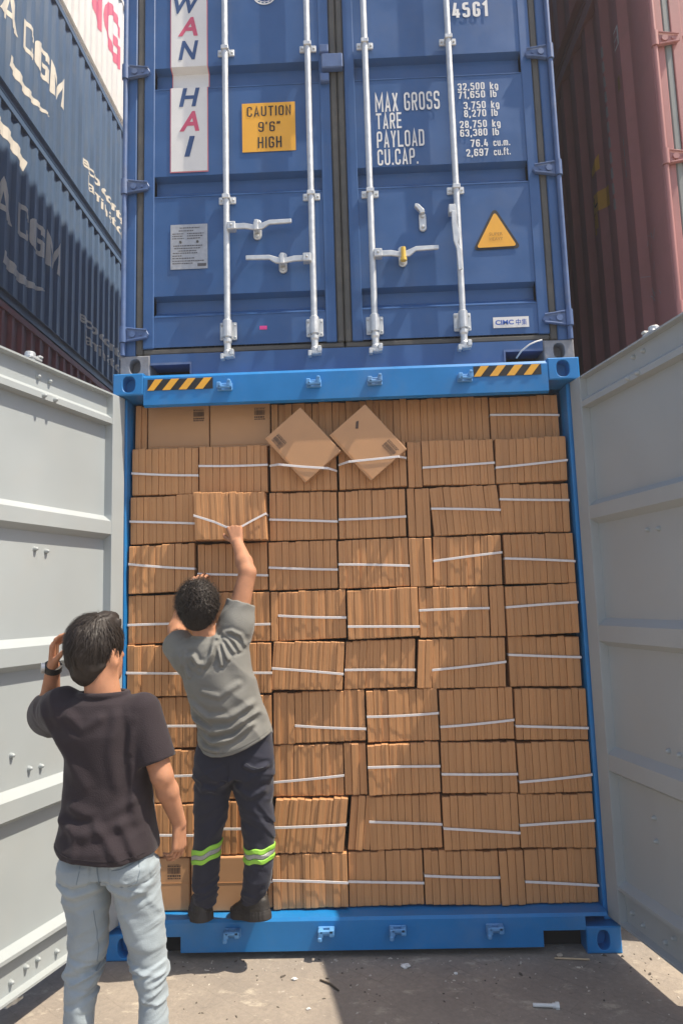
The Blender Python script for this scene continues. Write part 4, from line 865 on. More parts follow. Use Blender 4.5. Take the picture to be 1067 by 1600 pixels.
def sdf_mesh(f, lo, hi, h, name, mat):
    lo = v3(lo); n = np.ceil((v3(hi)-lo)/h).astype(int); B = 8; nb = (n+B-1)//B; n = nb*B
    bi = np.stack(np.meshgrid(*[np.arange(k) for k in nb],indexing='ij'),-1).reshape(-1,3)
    cd = f(lo+(bi*B+B/2).astype(F32)*h)
    D = np.empty(n+1,F32); 
    act = np.abs(cd) < B*h*0.92+0.010
    sg = np.where(cd < 0,-1.0,1.0).astype(F32).reshape(nb)
    D[:-1,:-1,:-1] = np.repeat(np.repeat(np.repeat(sg,B,0),B,1),B,2); D[-1] = 1; D[:,-1] = 1; D[:,:,-1] = 1
    loc = np.stack(np.meshgrid(*[np.arange(B)]*3,indexing='ij'),-1).reshape(-1,3)
    ab = bi[act]; idx = (ab[:,None,:]*B+loc[None]).reshape(-1,3)
    for s in range(0,len(idx),400000):
        i = idx[s:s+400000]; D[i[:,0],i[:,1],i[:,2]] = f(lo+i.astype(F32)*h)
    S = D < 0
    c = np.zeros(n,np.int8)
    for dx in (0,1):
        for dy in (0,1):
            for dz in (0,1): c += S[dx:n[0]+dx,dy:n[1]+dy,dz:n[2]+dz]
    cells = np.argwhere((c > 0)&(c < 8)); ids = np.full(n,-1,np.int32); ids[tuple(cells.T)] = np.arange(len(cells))
    corners = [(a,b,e) for a in (0,1) for b in (0,1) for e in (0,1)]
    val = {k: D[cells[:,0]+k[0],cells[:,1]+k[1],cells[:,2]+k[2]] for k in corners}
    acc = np.zeros((len(cells),3)); cnt = np.zeros(len(cells))
    for k in corners:
        for ax in range(3):
            if k[ax] == 0:
                k2 = list(k); k2[ax] = 1; k2 = tuple(k2); a = val[k]; b = val[k2]; m = (a < 0) != (b < 0)
                t = np.where(m,a/np.where(m,a-b,1),0); p = np.repeat(np.array([k],float),len(cells),0); p[:,ax] += t
                acc += p*m[:,None]; cnt += m
    V = lo+(cells+acc/np.maximum(cnt,1)[:,None])*h
    Q = []
    for ax in range(3):
        o1, o2 = (ax+1)%3, (ax+2)%3
        sl = [slice(1,n[k]) for k in range(3)]; sl[ax] = slice(0,n[ax]); s2 = list(sl); s2[ax] = slice(1,n[ax]+1)
        a = S[tuple(sl)]; b = S[tuple(s2)]; e = np.argwhere(a != b); off = np.array([1,1,1]); off[ax] = 0; e0 = e+off
        fl = a[tuple(e.T)]
        def cid(d1,d2):
            q = e0.copy(); q[:,o1] -= d1; q[:,o2] -= d2; return ids[q[:,0],q[:,1],q[:,2]]
        q = np.stack([cid(1,1),cid(0,1),cid(0,0),cid(1,0)],1); q[~fl] = q[~fl][:,::-1]; Q.append(q)
    Q = np.concatenate(Q); Q = Q[(Q >= 0).all(1)]
    me = bpy.data.meshes.new(name); me.vertices.add(len(V)); me.vertices.foreach_set('co',V.astype(F32).ravel())
    me.loops.add(4*len(Q)); me.loops.foreach_set('vertex_index',Q.astype(np.int32).ravel()); me.polygons.add(len(Q))
    me.polygons.foreach_set('loop_start',np.arange(0,4*len(Q),4,dtype=np.int32)); me.update(calc_edges=True); me.validate()
    me.polygons.foreach_set('use_smooth',np.ones(len(Q),bool)); me.materials.append(mat); return me

def hand_prims(wrist, fdir, pnorm, thumb, curls, spread=0.0, size=1.0, tcurl=0.5):
    """rounded cones (a,b,r1,r2,group) of a hand; thumb: +1/-1 side along fdir x pnorm"""
    f = Vector(fdir).normalized(); n = Vector(pnorm); n = (n-f*n.dot(f)).normalized(); s = f.cross(n)*thumb; w = Vector(wrist); k = size
    out = []
    offs = [0.030,0.010,-0.010,-0.028]; lens = [0.072,0.080,0.074,0.058]; rad = [0.0080,0.0083,0.0080,0.0070]; pl = [0.088,0.090,0.085,0.077]
    for i in range(4):
        a = w+s*(offs[i]*0.55*k)+f*0.010; kn = w+s*(offs[i]*k)+f*(pl[i]*k)-n*0.002
        out.append((a,kn,0.0150*k,0.0115*k,0))
        d = (f+s*(offs[i]*spread*8)).normalized(); ax = d.cross(n).normalized(); p = kn
        c = curls[i]
        for j,(fr,cu) in enumerate(zip((0.45,0.30,0.25),c)):
            d = Matrix.Rotation(R(cu),3,ax) @ d; q = p+d*(lens[i]*fr*k); r1 = rad[i]*k*(1-0.09*j); out.append((p,q,r1,r1*0.92,1+i)); p = q
    tb = w+s*(0.022*k)+f*(0.022*k)+n*0.008; d = (f*0.62+s*0.70+n*0.30).normalized(); p = tb; out.append((w+s*0.012*k,tb,0.016*k,0.015*k,0))
    for j,l in enumerate((0.036,0.030,0.025)):
        q = p+d*(l*k); out.append((p,q,(0.0125-0.0014*j)*k,(0.0115-0.0015*j)*k,5)); p = q; d = (d*(1-0.25*tcurl)+(f*0.5-s*0.3+n*0.6)*0.45*tcurl).normalized()
    return out
def eval_hand(P, prims):
    g = {}
    for a,b,r1,r2,k in prims:
        d = rcone(P,a,b,r1,r2); g[k] = d if k not in g else (smin(g[k],d,0.010) if k == 0 else smin(g[k],d,0.003))
    d = g[0]
    for k in g:
        if k: d = smin(d,g[k],0.0035)
    return d
def head_frame(fdir, tilt=0.0):
    f = Vector(fdir).normalized(); l = f.cross(Vector((0,0,1))).normalized(); u = l.cross(f)
    return l, f, u, np.array([l,f,u],F32)          # rows: lateral (right), forward, up
def head_sdf(P, c, fr):
    q = (P-v3(c))@fr.T
    d = ell(q,(0,-0.012,0.028),(0.072,0.092,0.088)); d = smin(d,ell(q,(0,0.030,-0.045),(0.058,0.060,0.072)),0.03)
    d = smin(d,ell(q,(0,0.060,-0.098),(0.028,0.026,0.022)),0.03)                       # chin
    d = smin(d,rcone(q,(0,0.086,0.005),(0,0.106,-0.034),0.008,0.0135),0.012)           # nose
    for s in (-1,1):
        e = ell(q,(s*0.079,-0.006,-0.022),(0.013,0.023,0.035)); e = smax(e,-ell(q,(s*0.092,-0.001,-0.020),(0.010,0.013,0.021)),0.006); d = smin(d,e,0.006)
        d = smax(d,-ell(q,(s*0.031,0.092,0.006),(0.017,0.013,0.010)),0.010); d = smin(d,ell(q,(s*0.031,0.078,0.006),(0.012,0.012,0.011)),0.003)
        d = smin(d,rcone(q,(s*0.014,0.082,0.024),(s*0.046,0.072,0.024),0.006,0.006),0.012)
    d = smin(d,ell(q,(0,0.084,-0.062),(0.022,0.010,0.006)),0.006); d = smin(d,ell(q,(0,0.083,-0.074),(0.020,0.010,0.006)),0.006)
    return d
def hair_mesh(name, c, fr, mat, n, length, curl, mask, radii, crown, droop, seed, cap_noise, cap_sdf, lo, hi, tufts, nape):
    """cap of hair plus loose locks, one mesh"""
    me0 = sdf_mesh(cap_sdf,lo,hi,0.004,name,mat)
    rng = np.random.RandomState(seed); l,f,u = [Vector(x) for x in fr]; c = Vector(c); vs = []; fs = []
    made = 0; tries = 0
    while made < n and tries < n*6:
        tries += 1
        d = Vector(rng.normal(size=3)).normalized(); p = Vector((d.x*radii[0],d.y*radii[1]-0.014,d.z*radii[2]+0.026))
        if not mask(p): continue
        made += 1
        nn = Vector((d.x/radii[0],d.y/radii[1],d.z/radii[2])).normalized()
        flow = (p-Vector(crown)); flow = flow-nn*flow.dot(nn); flow = flow.normalized() if flow.length > 1e-4 else Vector((1,0,0))
        flow = (flow+Vector(rng.normal(size=3))*0.22+Vector((0,0,-droop))).normalized(); flow = (flow-nn*flow.dot(nn)).normalized()
        side = nn.cross(flow); segs = 6; L_ = length*rng.uniform(0.6,1.15); w = rng.uniform(0.0007,0.0016); ph = rng.uniform(0,6.28); cur = p.copy(); lift = cap_noise*rng.uniform(0,1)**2.0
        o = len(vs)
        for k in range(segs+1):
            t = k/segs; q = Vector((cur.x/radii[0],(cur.y+0.014)/radii[1],(cur.z-0.026)/radii[2])); 
            sc = 1.0/max(q.length,1e-6); onS = Vector((q.x*radii[0],q.y*radii[1],q.z*radii[2]))*sc+Vector((0,-0.014,0.026)); nn2 = Vector((q.x/radii[0],q.y/radii[1],q.z/radii[2])).normalized()
            pos = onS+nn2*(0.001+lift*math.sin(math.pi*min(t*1.1,1)*0.8))+side*(curl*math.sin(ph+t*9))+nn2*(curl*0.9*(1+math.cos(ph+t*9)))
            ww = w*(1-0.75*t); a = pos-side*ww; b = pos+side*ww
            for qv in (a,b): W_ = c+l*qv.x+f*qv.y+u*qv.z; vs.append(tuple(W_))
            cur = onS+flow*(L_/segs)
        for k in range(segs): fs.append((o+2*k,o+2*k+1,o+2*k+3,o+2*k+2))
    def place(q): return c+l*q.x+f*q.y+u*q.z
    nc, nr = Vector(nape[0]), nape[1]
    for i in range(nape[2]):                                # fine hair hanging over the nape, ragged at its lower edge
        th_ = rng.uniform(-1.25,1.25); zz = rng.uniform(-0.98,0.35); rr = math.sqrt(max(0,1-zz*zz)); d = Vector((rr*math.sin(th_),-rr*math.cos(th_),zz)); L_ = rng.uniform(0.018,0.036); w = rng.uniform(0.0006,0.0013); jx = rng.normal()*0.25; o = len(vs)
        for k in range(5):
            t = k/4; a_ = max(-1.0,zz-t*L_/nr[2]*0.9); r2 = math.sqrt(max(0.02,1-a_*a_)); q = nc+Vector((r2*math.sin(th_+jx*t)*nr[0],-r2*math.cos(th_+jx*t)*nr[1],a_*nr[2]))*1.02; q = q+Vector((d.x,d.y,0))*0.0015
            sd = Vector((math.cos(th_),math.sin(th_),0)); ww = w*(1-0.8*t); vs.append(tuple(place(q-sd*ww))); vs.append(tuple(place(q+sd*ww)))
        for k in range(4): fs.append((o+2*k,o+2*k+1,o+2*k+3,o+2*k+2))
    made = 0; tries = 0; mb = MB()
    while made < tufts[0] and tries < tufts[0]*8:          # thicker locks that break the outline
        tries += 1
        d = Vector(rng.normal(size=3)).normalized(); p = Vector((d.x*radii[0],d.y*radii[1]-0.014,d.z*radii[2]+0.026))*0.965
        if not mask(p): continue
        made += 1; nn = Vector((d.x/radii[0],d.y/radii[1],d.z/radii[2])).normalized(); flow = p-Vector(crown); flow = flow-nn*flow.dot(nn); flow = flow.normalized() if flow.length > 1e-4 else Vector((1,0,0))
        flow = (flow+Vector(rng.normal(size=3))*tufts[3]+Vector((0,0,-droop))).normalized(); flow = (flow-nn*flow.dot(nn)).normalized(); side = nn.cross(flow)
        L_ = tufts[1]*rng.uniform(0.6,1.2); r0 = tufts[2]*rng.uniform(0.55,1.15); ph = rng.uniform(0,6.28); tw = rng.uniform(0.5,1.0)*tufts[4]*rng.choice([-1,1]); lf = tufts[5]*rng.uniform(0.2,1.0); pts = []; rs = []
        for k in range(6):
            t = k/5; q = p+flow*(L_*t); e = Vector((q.x/radii[0],(q.y+0.014)/radii[1],(q.z-0.026)/radii[2])); e = e/max(e.length,1e-6); onS = Vector((e.x*radii[0],e.y*radii[1]-0.014,e.z*radii[2]+0.026)); n2 = Vector((e.x/radii[0],e.y/radii[1],e.z/radii[2])).normalized()
            q = onS+n2*(lf*math.sin(math.pi*t*0.85)-0.002)+side*(tw*math.sin(ph+t*4.2)-tw*math.sin(ph))
            pts.append(place(q)); rs.append(r0*(1-t)**0.7*(0.55+0.45*min(1,t*4))+0.0006)
        mb.tube(pts,rs,5)
    o = len(vs); vs += mb.v; fs += [tuple(i+o for i in f_) for f_ in mb.f]
    m2 = bpy.data.meshes.new('h'); m2.from_pydata(vs,[],fs)
    bm = bmesh.new(); bm.from_mesh(me0); bm.from_mesh(m2)
    for fa in bm.faces: fa.smooth = True
    bm.to_mesh(me0); bm.free(); bpy.data.meshes.remove(m2); return me0

def skin_material():
    m = material('skin',(0.42,0.205,0.118),0.66,var=0.16,scale=22,spec=0.3,bump=0.04,bscale=120); b = m.node_tree.nodes['Principled BSDF']
    b.inputs['Subsurface Weight'].default_value = 0.12; b.inputs['Subsurface Radius'].default_value = (0.01,0.004,0.002); return m
def cloth(name, col, bs=260, var=0.08, sc=9, bump=0.25):
    m = material(name,col,0.85,var=var,scale=sc,bump=bump,bscale=bs,spec=0.2); b = m.node_tree.nodes['Principled BSDF']; b.inputs['Sheen Weight'].default_value = 0.15
    N, L = m.node_tree.nodes, m.node_tree.links; old = b.inputs['Normal'].links[0].from_node      # creases finer than the modelled folds
    g2 = N.new('ShaderNodeNewGeometry'); mp2 = N.new('ShaderNodeMapping'); mp2.inputs['Rotation'].default_value = (0.3,0.5,0.4); mp2.inputs['Scale'].default_value = (1,1,1.5); L.new(g2.outputs['Position'],mp2.inputs[0])
    n2 = N.new('ShaderNodeTexNoise'); n2.noise_type = 'RIDGED_MULTIFRACTAL'; n2.inputs['Scale'].default_value = 7.0; n2.inputs['Detail'].default_value = 3; n2.inputs['Distortion'].default_value = 0.6; L.new(mp2.outputs[0],n2.inputs['Vector'])
    b2 = N.new('ShaderNodeBump'); b2.inputs['Strength'].default_value = 0.35; b2.inputs['Distance'].default_value = 0.012; L.new(n2.outputs[0],b2.inputs['Height']); L.new(b2.outputs[0],old.inputs['Normal'])
    b.inputs['Sheen Roughness'].default_value = 0.4; return m
M_SKIN = skin_material()
M_HAIR = material('dark_hair',(0.024,0.0175,0.0140),0.55,var=0.4,scale=90,spec=0.35)
M_TEE = cloth('charcoal_cotton',(0.030,0.023,0.027)); M_GTEE = cloth('grey_cotton',(0.20,0.20,0.185),var=0.12,sc=5)
M_JEAN = cloth('light_denim',(0.285,0.335,0.365),bs=400,var=0.16,sc=6); M_WORK = cloth('dark_work_cloth',(0.030,0.032,0.048),bs=300)
M_SHOE = material('dark_shoe',(0.028,0.024,0.021),0.55,var=0.25,scale=40,bump=0.3,bscale=140); M_SOLE = material('brown_rubber_sole',(0.030,0.026,0.024),0.7,var=0.2,scale=30)

# ---- man in jeans, watching -------------------------------------------------------------
HC = (-0.868,-1.095,1.525); hl,hf,hu,HF = head_frame((0.42,0.90,0.10))
W1,E1,S1 = (-0.592,-1.060,0.935),(-0.630,-1.140,1.112),(-0.705,-1.115,1.318)
W2,E2,S2 = (-1.066,-1.000,1.468),(-1.128,-0.890,1.285),(-0.985,-1.095,1.330)
hand1 = hand_prims(W1,(-0.06,0.10,-1),(-0.90,0.30,0),1,[(14,28,18),(20,34,22),(26,38,26),(30,40,28)],size=0.95)
hand2 = hand_prims(W2,(0.16,-0.22,0.95),(0.92,0.20,-0.1),-1,[(20,25,15),(36,28,18),(50,30,20),(62,32,20)],spread=0.7,size=0.95)
TORSO1 = [(1.36,-.915,-.775,-1.10,.055),(1.33,-.99,-.70,-1.10,.085),(1.24,-.975,-.71,-1.095,.095),(1.08,-.955,-.71,-1.09,.090),(0.95,-.955,-.705,-1.10,.09),(0.86,-.945,-.69,-1.10,.085)]
JL = [(0.83,-.975,-.812,-1.10,.098),(0.76,-.972,-.815,-1.10,.098),(0.66,-.957,-.824,-1.095,.082),(0.56,-.951,-.828,-1.085,.074),(0.465,-.962,-.852,-1.08,.068),(0.33,-.955,-.856,-1.105,.062),(0.10,-.950,-.862,-1.115,.056),(0.05,-.950,-.860,-1.115,.058)]
JR = [(0.83,-.812,-.650,-1.10,.098),(0.76,-.800,-.646,-1.10,.098),(0.66,-.779,-.637,-1.095,.082),(0.56,-.757,-.633,-1.085,.074),(0.465,-.728,-.629,-1.08,.068),(0.33,-.715,-.618,-1.105,.062),(0.10,-.705,-.612,-1.115,.056),(0.05,-.705,-.610,-1.115,.058)]
shrink = lambda st,k: [(z,(a+b)/2-(b-a)/2*k,(a+b)/2+(b-a)/2*k,c,d*k) for z,a,b,c,d in st]
def body1(P):
    d = head_sdf(P,HC,HF); d = smin(d,rcone(P,(-0.853,-1.112,1.47),(-0.842,-1.105,1.355),0.054,0.062),0.02)
    d = smin(d,stations(P,TORSO1),0.03)
    for s,e,w in ((S1,E1,W1),(S2,E2,W2)):
        d = smin(d,rcone(P,s,e,0.047,0.037),0.02); m = [w[i]+(e[i]-w[i])*0.68 for i in range(3)]
        d = smin(d,rcone(P,e,m,0.034,0.036),0.012); d = smin(d,rcone(P,m,w,0.036,0.0235),0.012)
    d = smin(d,eval_hand(P,hand1),0.006); d = smin(d,eval_hand(P,hand2),0.006)
    for st in (JL,JR): d = smin(d,stations(P,[r for r in shrink(st,0.72) if r[0] < 0.70]),0.01)
    d = smin(d,rcone(P,(-0.865,-1.10,0.88),(-0.890,-1.095,0.66),0.055,0.052),0.01); d = smin(d,rcone(P,(-0.76,-1.10,0.88),(-0.708,-1.095,0.66),0.055,0.052),0.01)
    for x in (-0.905,-0.655): d = smin(d,rcone(P,(x,-1.13,0.045),(x+0.0,-0.96,0.03),0.032,0.024),0.02)
    return d
p1 = obj('person',sdf_mesh(body1,(-1.20,-1.26,0.0),(-0.50,-0.80,1.68),0.0042,'person',M_SKIN))
p1['label'] = 'person in charcoal T-shirt and light jeans standing with one hand raised to head'; p1['category'] = 'person'
SH1 = [(1.372,-.935,-.752,-1.10,.066),(1.350,-.995,-.705,-1.10,.090),(1.315,-1.026,-.672,-1.10,.108),(1.25,-1.006,-.680,-1.10,.122),(1.18,-.974,-.684,-1.098,.122),(1.09,-.970,-.682,-1.10,.118),(0.99,-.976,-.666,-1.10,.128),(0.90,-.988,-.650,-1.105,.150),(0.82,-.990,-.645,-1.105,.154)]
def sleeve(P, a, b, r1, r2, cut, bore):
    """tube of cloth from a to b, cut square at b and hollow there"""
    a = Vector(a); b = Vector(b); ax = (b-a).normalized(); t = (P-v3(b))@v3(ax)
    d = smax(rcone(P,a,b+ax*0.03,r1,r2),t,0.004); return smax(d,-np.maximum(rcone(P,a,b+ax*0.05,bore,r2-0.008),-t-0.035),0.003)
def shirt1(P):
    d = stations(P,SH1,2.3)
    hem = np.interp(P[:,0],[-1.0,-.93,-.85,-.75,-.66],[0.905,0.875,0.868,0.858,0.866]); 
    d = d-0.0045*ridged(P,4,4,6,5,3.1)*np.clip((1.22-P[:,2])/0.15,0.1,1)*np.clip((1.36-P[:,2])/0.06,0,1)-0.0014*ridged(P,11,9,13,-12,8.2)+0.004
    for pts,w,a in (([(-0.96,-1.23,0.99),(-0.86,-1.25,0.955),(-0.74,-1.24,0.985),(-0.68,-1.2,1.00)],0.014,0.012),([(-0.90,-1.24,1.03),(-0.80,-1.25,1.00),(-0.69,-1.2,1.05)],0.012,0.008),
                    ([(-0.705,-1.2,1.30),(-0.715,-1.22,1.17),(-0.705,-1.2,1.02)],0.011,0.012),([(-0.765,-1.22,1.32),(-0.775,-1.23,1.20),(-0.76,-1.23,1.10)],0.013,0.007),([(-0.93,-1.2,1.325),(-0.87,-1.23,1.28),(-0.82,-1.23,1.31)],0.011,0.009),
                    ([(-1.01,-1.18,1.27),(-0.94,-1.22,1.20),(-0.86,-1.23,1.10)],0.016,0.009),([(-0.82,-1.24,0.985),(-0.77,-1.25,0.93),(-0.735,-1.25,0.875)],0.010,0.010),([(-0.74,-1.24,0.98),(-0.71,-1.23,0.93),(-0.69,-1.23,0.88)],0.009,0.008),([(-0.90,-1.24,0.97),(-0.88,-1.25,0.92),(-0.885,-1.25,0.88)],0.010,0.006),
                    ([(-0.735,-1.2,1.335),(-0.72,-1.2,1.26),(-0.725,-1.2,1.20)],0.008,0.006)): d = d-0.62*fold(P,pts,w*1.25,a)
    d = smax(d,hem-P[:,2],0.006)
    d = smax(d,-np.maximum(stations(P,shrink(SH1,0.92),2.3),P[:,2]-hem-0.05),0.003)        # open bottom
    d = d-0.0012*(np.abs(P[:,2]-hem-0.020) < 0.0022)*0
    s1_ = sleeve(P,S1,(-0.652,-1.130,1.155),0.063,0.068,0,0.043)-0.0028*ridged(P,7,7,8,14,1.0)
    d = smin(d,s1_,0.030)
    e = [S2[i]+(E2[i]-S2[i])*0.98 for i in range(3)]; s2_ = smin(rcone(P,S2,e,0.074,0.076),rcone(P,(-1.060,-0.99,1.30),(-1.075,-0.955,1.268),0.060,0.050),0.03)-0.005*ridged(P,9,9,10,14,5.0)
    ax = v3(Vector(E2)-Vector(S2)); ax /= np.linalg.norm(ax); s2_ = smax(s2_,(P-v3(E2))@ax-0.025,0.006)
    d = smin(d,s2_,0.04)
    ring = np.sqrt((np.sqrt(((P[:,0]+0.843)/1.08)**2+((P[:,1]+1.098)/0.95)**2)-0.074)**2+((P[:,2]-1.378)/1.2)**2)-0.0085
    d = smax(d,-rcone(P,(-0.845,-1.10,1.50),(-0.842,-1.095,1.365),0.064,0.064),0.006)
    return smin(d,ring,0.008)
obj('t_shirt',sdf_mesh(shirt1,(-1.24,-1.29,0.82),(-0.53,-0.76,1.43),0.0045,'t_shirt',M_TEE),p1)
def jeans1(P):
    d = smin(stations(P,JL),stations(P,JR),0.022)
    d = smin(d,stations(P,[(0.95,-.950,-.700,-1.10,.090),(0.88,-.966,-.678,-1.10,.100),(0.80,-.974,-.652,-1.10,.112)],2.4),0.02)
    for x in (-0.893,-0.735): d = smin(d,ell(P,(x,-1.145,0.822),(0.078,0.070,0.075)),0.03)
    z = P[:,2]; side = np.where(P[:,0] < -0.805,-1.0,1.0)
    knee = np.exp(-((z-0.49)/0.075)**2); low = np.clip((0.47-z)/0.1,0,1)
    Q = P.copy(); Q[:,0] = P[:,0]*side
    d = d-(0.009*knee+0.0030*low+0.0025)*ridged(Q,7,6,34,10,2.0)-(0.004*knee+0.0015)*ridged(Q,14,10,60,-16,9.0)+0.0045
    d = d-0.006*np.exp(-((z-0.69)/0.10)**2)*ridged(Q,6,5,15,26,4.0)
    for pts,w,a in (([(-0.965,-1.18,0.78),(-0.90,-1.2,0.755),(-0.83,-1.18,0.77)],0.012,0.007),([(-0.79,-1.18,0.775),(-0.72,-1.2,0.75),(-0.66,-1.17,0.775)],0.012,0.007),([(-0.77,-1.2,0.85),(-0.70,-1.22,0.875),(-0.665,-1.2,0.905)],0.006,0.005)): d = d-fold(P,pts,w,a)
    back = P[:,1] < -1.10
    for cx in (-0.900,-0.722):            # back pockets, slightly proud, with a stitched edge
        u = np.abs(P[:,0]-cx); pk = np.maximum(u-0.058,np.maximum(z-0.895,0.775-z+np.maximum(0,u-0.02)*-0.0)); pk = np.maximum(pk,(0.785+0.35*np.maximum(u-0.005,0)*0.4)-z)
        d = np.where(back,d-0.0030*(pk < 0)+0.003*np.exp(-((pk)/0.0035)**2),d)
    d = np.where(back,d+0.003*np.exp(-((P[:,0]+0.812)/0.004)**2)*(z > 0.77),d)
    return smax(d,P[:,2]-0.94,0.004)
obj('jeans',sdf_mesh(jeans1,(-1.03,-1.29,0.03),(-0.55,-0.93,0.97),0.0045,'jeans',M_JEAN),p1)
def shoes1(P):
    d = None
    for x in (-0.905,-0.657):
        e = smin(ell(P,(x,-1.10,0.055),(0.046,0.085,0.055)),ell(P,(x,-0.99,0.038),(0.048,0.085,0.038)),0.03); e = smax(e,0.012-P[:,2],0.008); e = smin(e,smax(np.maximum(np.abs(P[:,2]-0.012)-0.012,0)*1.0+ell(P*v3((1,1,0))+v3((0,0,0)),(x,-1.04,0),(0.050,0.150,0.05)),-P[:,2]+0.001,0.003),0.006)
        d = e if d is None else np.minimum(d,e)
    return d
obj('shoes',sdf_mesh(shoes1,(-0.98,-1.22,-0.004),(-0.58,-0.86,0.13),0.005,'shoes',M_SHOE),p1)
RAD1 = (0.082,0.104,0.102)
def cap1(P):
    q = (P-v3(HC))@HF.T
    d = ell(q,(0,-0.016,0.026),RAD1); d = smin(d,ell(q,(0,-0.055,-0.045),(0.056,0.046,0.060)),0.035)
    d = smin(d,ell(q,(0.01,0.030,0.095),(0.056,0.060,0.034)),0.02)
    d = d-0.004*ridged(np.stack([q[:,0],q[:,1],q[:,2]],1),70,16,20,0,1.1)-0.004*vnoise(q*38+3)
    d = smax(d,q[:,1]-0.075,0.02); d = smax(d,-(q[:,2]+0.098),0.012)
    d = smax(d,-(q[:,2]-(-0.012+2.0*(q[:,1]-0.01)))*0.45,0.01)      # hairline rises in front of the ear
    for s in (-1,1): d = smax(d,-ell(q,(s*0.080,0.004,-0.026),(0.026,0.024,0.032)),0.006)
    return d
hm = hair_mesh('hair',HC,HF,M_HAIR,4200,0.070,0.0007,lambda p: p.z > -0.074 and not (p.y > 0.055 and p.z < 0.07) and not (abs(p.x) > 0.055 and p.y > -0.02 and p.z < 0.015),(0.083,0.105,0.104),(0.03,-0.01,0.12),0.45,3,0.012,cap1,(-1.02,-1.25,1.38),(-0.72,-0.94,1.69),(420,0.070,0.0040,0.30,0.004,0.006),((0,-0.055,-0.047),(0.058,0.048,0.064),1100))
obj('hair',hm,p1)
# stitched seams, laid on the cloth
def on_cloth(f, xz, y0=-1.30, dy=0.004, n=60):
    out = []
    for x, z in xz:
        ys = (y0+np.arange(n)*dy).astype(F32); P = np.stack([np.full(n,x,F32),ys,np.full(n,z,F32)],1); d = f(P); k = np.argmax(d < 0)
        if k and d[k] < 0: out.append((x,float(ys[k-1])+dy*float(d[k-1]/(d[k-1]-d[k]))-0.0007,z))
    return out
def seam(f, xz, mat, parent, r=0.0016, y0=-1.30, n=60, name='seam'):
    den = []
    for a, b in zip(xz[:-1],xz[1:]):
        m = max(2,int(math.hypot(b[0]-a[0],b[1]-a[1])/0.012)); den += [(a[0]+(b[0]-a[0])*i/m,a[1]+(b[1]-a[1])*i/m) for i in range(m)]
    pts = on_cloth(f,den+[xz[-1]],y0,0.004,n)
    if len(pts) > 2: MB().tube(pts,r,6).build(name,mat,parent,smooth=True)
M_SEAM = cloth('denim_seam',(0.17,0.215,0.25)); M_SEAMK = cloth('shirt_seam',(0.018,0.014,0.016)); J1 = [o for o in p1.children if o.name.startswith('jeans')][0]; T1 = [o for o in p1.children if o.name.startswith('t_shirt')][0]
seam(jeans1,[(-0.822,0.868),(-0.818,0.83),(-0.812,0.80),(-0.810,0.775)],M_SEAM,J1,0.0018)
seam(jeans1,[(-0.770,0.838),(-0.745,0.842),(-0.715,0.852),(-0.690,0.862)],M_SEAM,J1,0.0016)
seam(jeans1,[(-0.690,0.862),(-0.682,0.83),(-0.690,0.80),(-0.725,0.785),(-0.765,0.790)],M_SEAM,J1,0.0013)
seam(jeans1,[(-0.872,0.870),(-0.872,0.835),(-0.880,0.80)],M_SEAM,J1,0.0013)
seam(jeans1,[(-0.845,0.70),(-0.840,0.62),(-0.838,0.55),(-0.848,0.50)],M_SEAM,J1,0.0014)
for dz in (0.018,): seam(shirt1,[(x,float(np.interp(x,[-1.0,-.93,-.85,-.75,-.66],[0.905,0.875,0.868,0.858,0.866]))+dz) for x in (-0.985,-0.95,-0.90,-0.85,-0.80,-0.75,-0.70,-0.672)],M_SEAMK,T1,0.0011)
# wrist watch
ax = (Vector(W2)-Vector(E2)).normalized(); wc = Vector(W2)-ax*0.006; a_ = ax.orthogonal().normalized(); b_ = ax.cross(a_)
w = MB(); w.tube([wc-ax*0.013,wc-ax*0.012,wc+ax*0.012,wc+ax*0.013],[0.0285,0.0315,0.0310,0.028],20); wt = w.build('wrist_watch',M_BLACK,p1,smooth=True)
d_ = Vector((-0.85,-0.5,0.1)); d_ = (d_-ax*d_.dot(ax)).normalized(); w = MB(); w.tube([wc+d_*0.028,wc+d_*0.040],0.019,18); w.build('watch_case',M_ZINC,wt,smooth=True)

# ---- man on the sill, pulling a bundle ----------------------------------------------------
HC2 = (-0.716,-0.235,1.660); _,_,_,HF2 = head_frame((-0.10,0.98,0.22))
A_W,A_E,A_S = (-0.556,-0.068,1.975),(-0.492,-0.165,1.822),(-0.545,-0.195,1.590)
B_W,B_E,B_S = (-0.800,0.000,1.735),(-0.862,-0.075,1.560),(-0.812,-0.195,1.452)
handA = hand_prims(A_W,(-0.22,0.30,0.93),(0.05,0.95,-0.3),1,[(58,66,30),(70,74,32),(64,70,32),(54,66,30)],spread=0.35,size=1.0,tcurl=0.9)
handB = hand_prims(B_W,(0.25,0.45,0.86),(0.1,0.9,-0.4),-1,[(20,35,25),(20,35,25),(24,36,26),(28,38,26)],spread=0.4,size=0.95)
TOR2 = [(1.53,-.72,-.56,-.20,.06),(1.47,-.79,-.51,-.20,.095),(1.36,-.775,-.490,-.195,.11),(1.20,-.730,-.465,-.18,.095),(1.05,-.70,-.43,-.16,.09),(0.93,-.70,-.43,-.14,.085)]
PL_ = [(0.90,-.755,-.560,-.135,.105),(0.80,-.757,-.592,-.128,.100),(0.676,-.765,-.617,-.115,.084),(0.54,-.772,-.647,-.100,.073),(0.394,-.778,-.658,-.090,.066),(0.31,-.771,-.672,-.085,.058),(0.285,-.766,-.676,-.082,.054)]
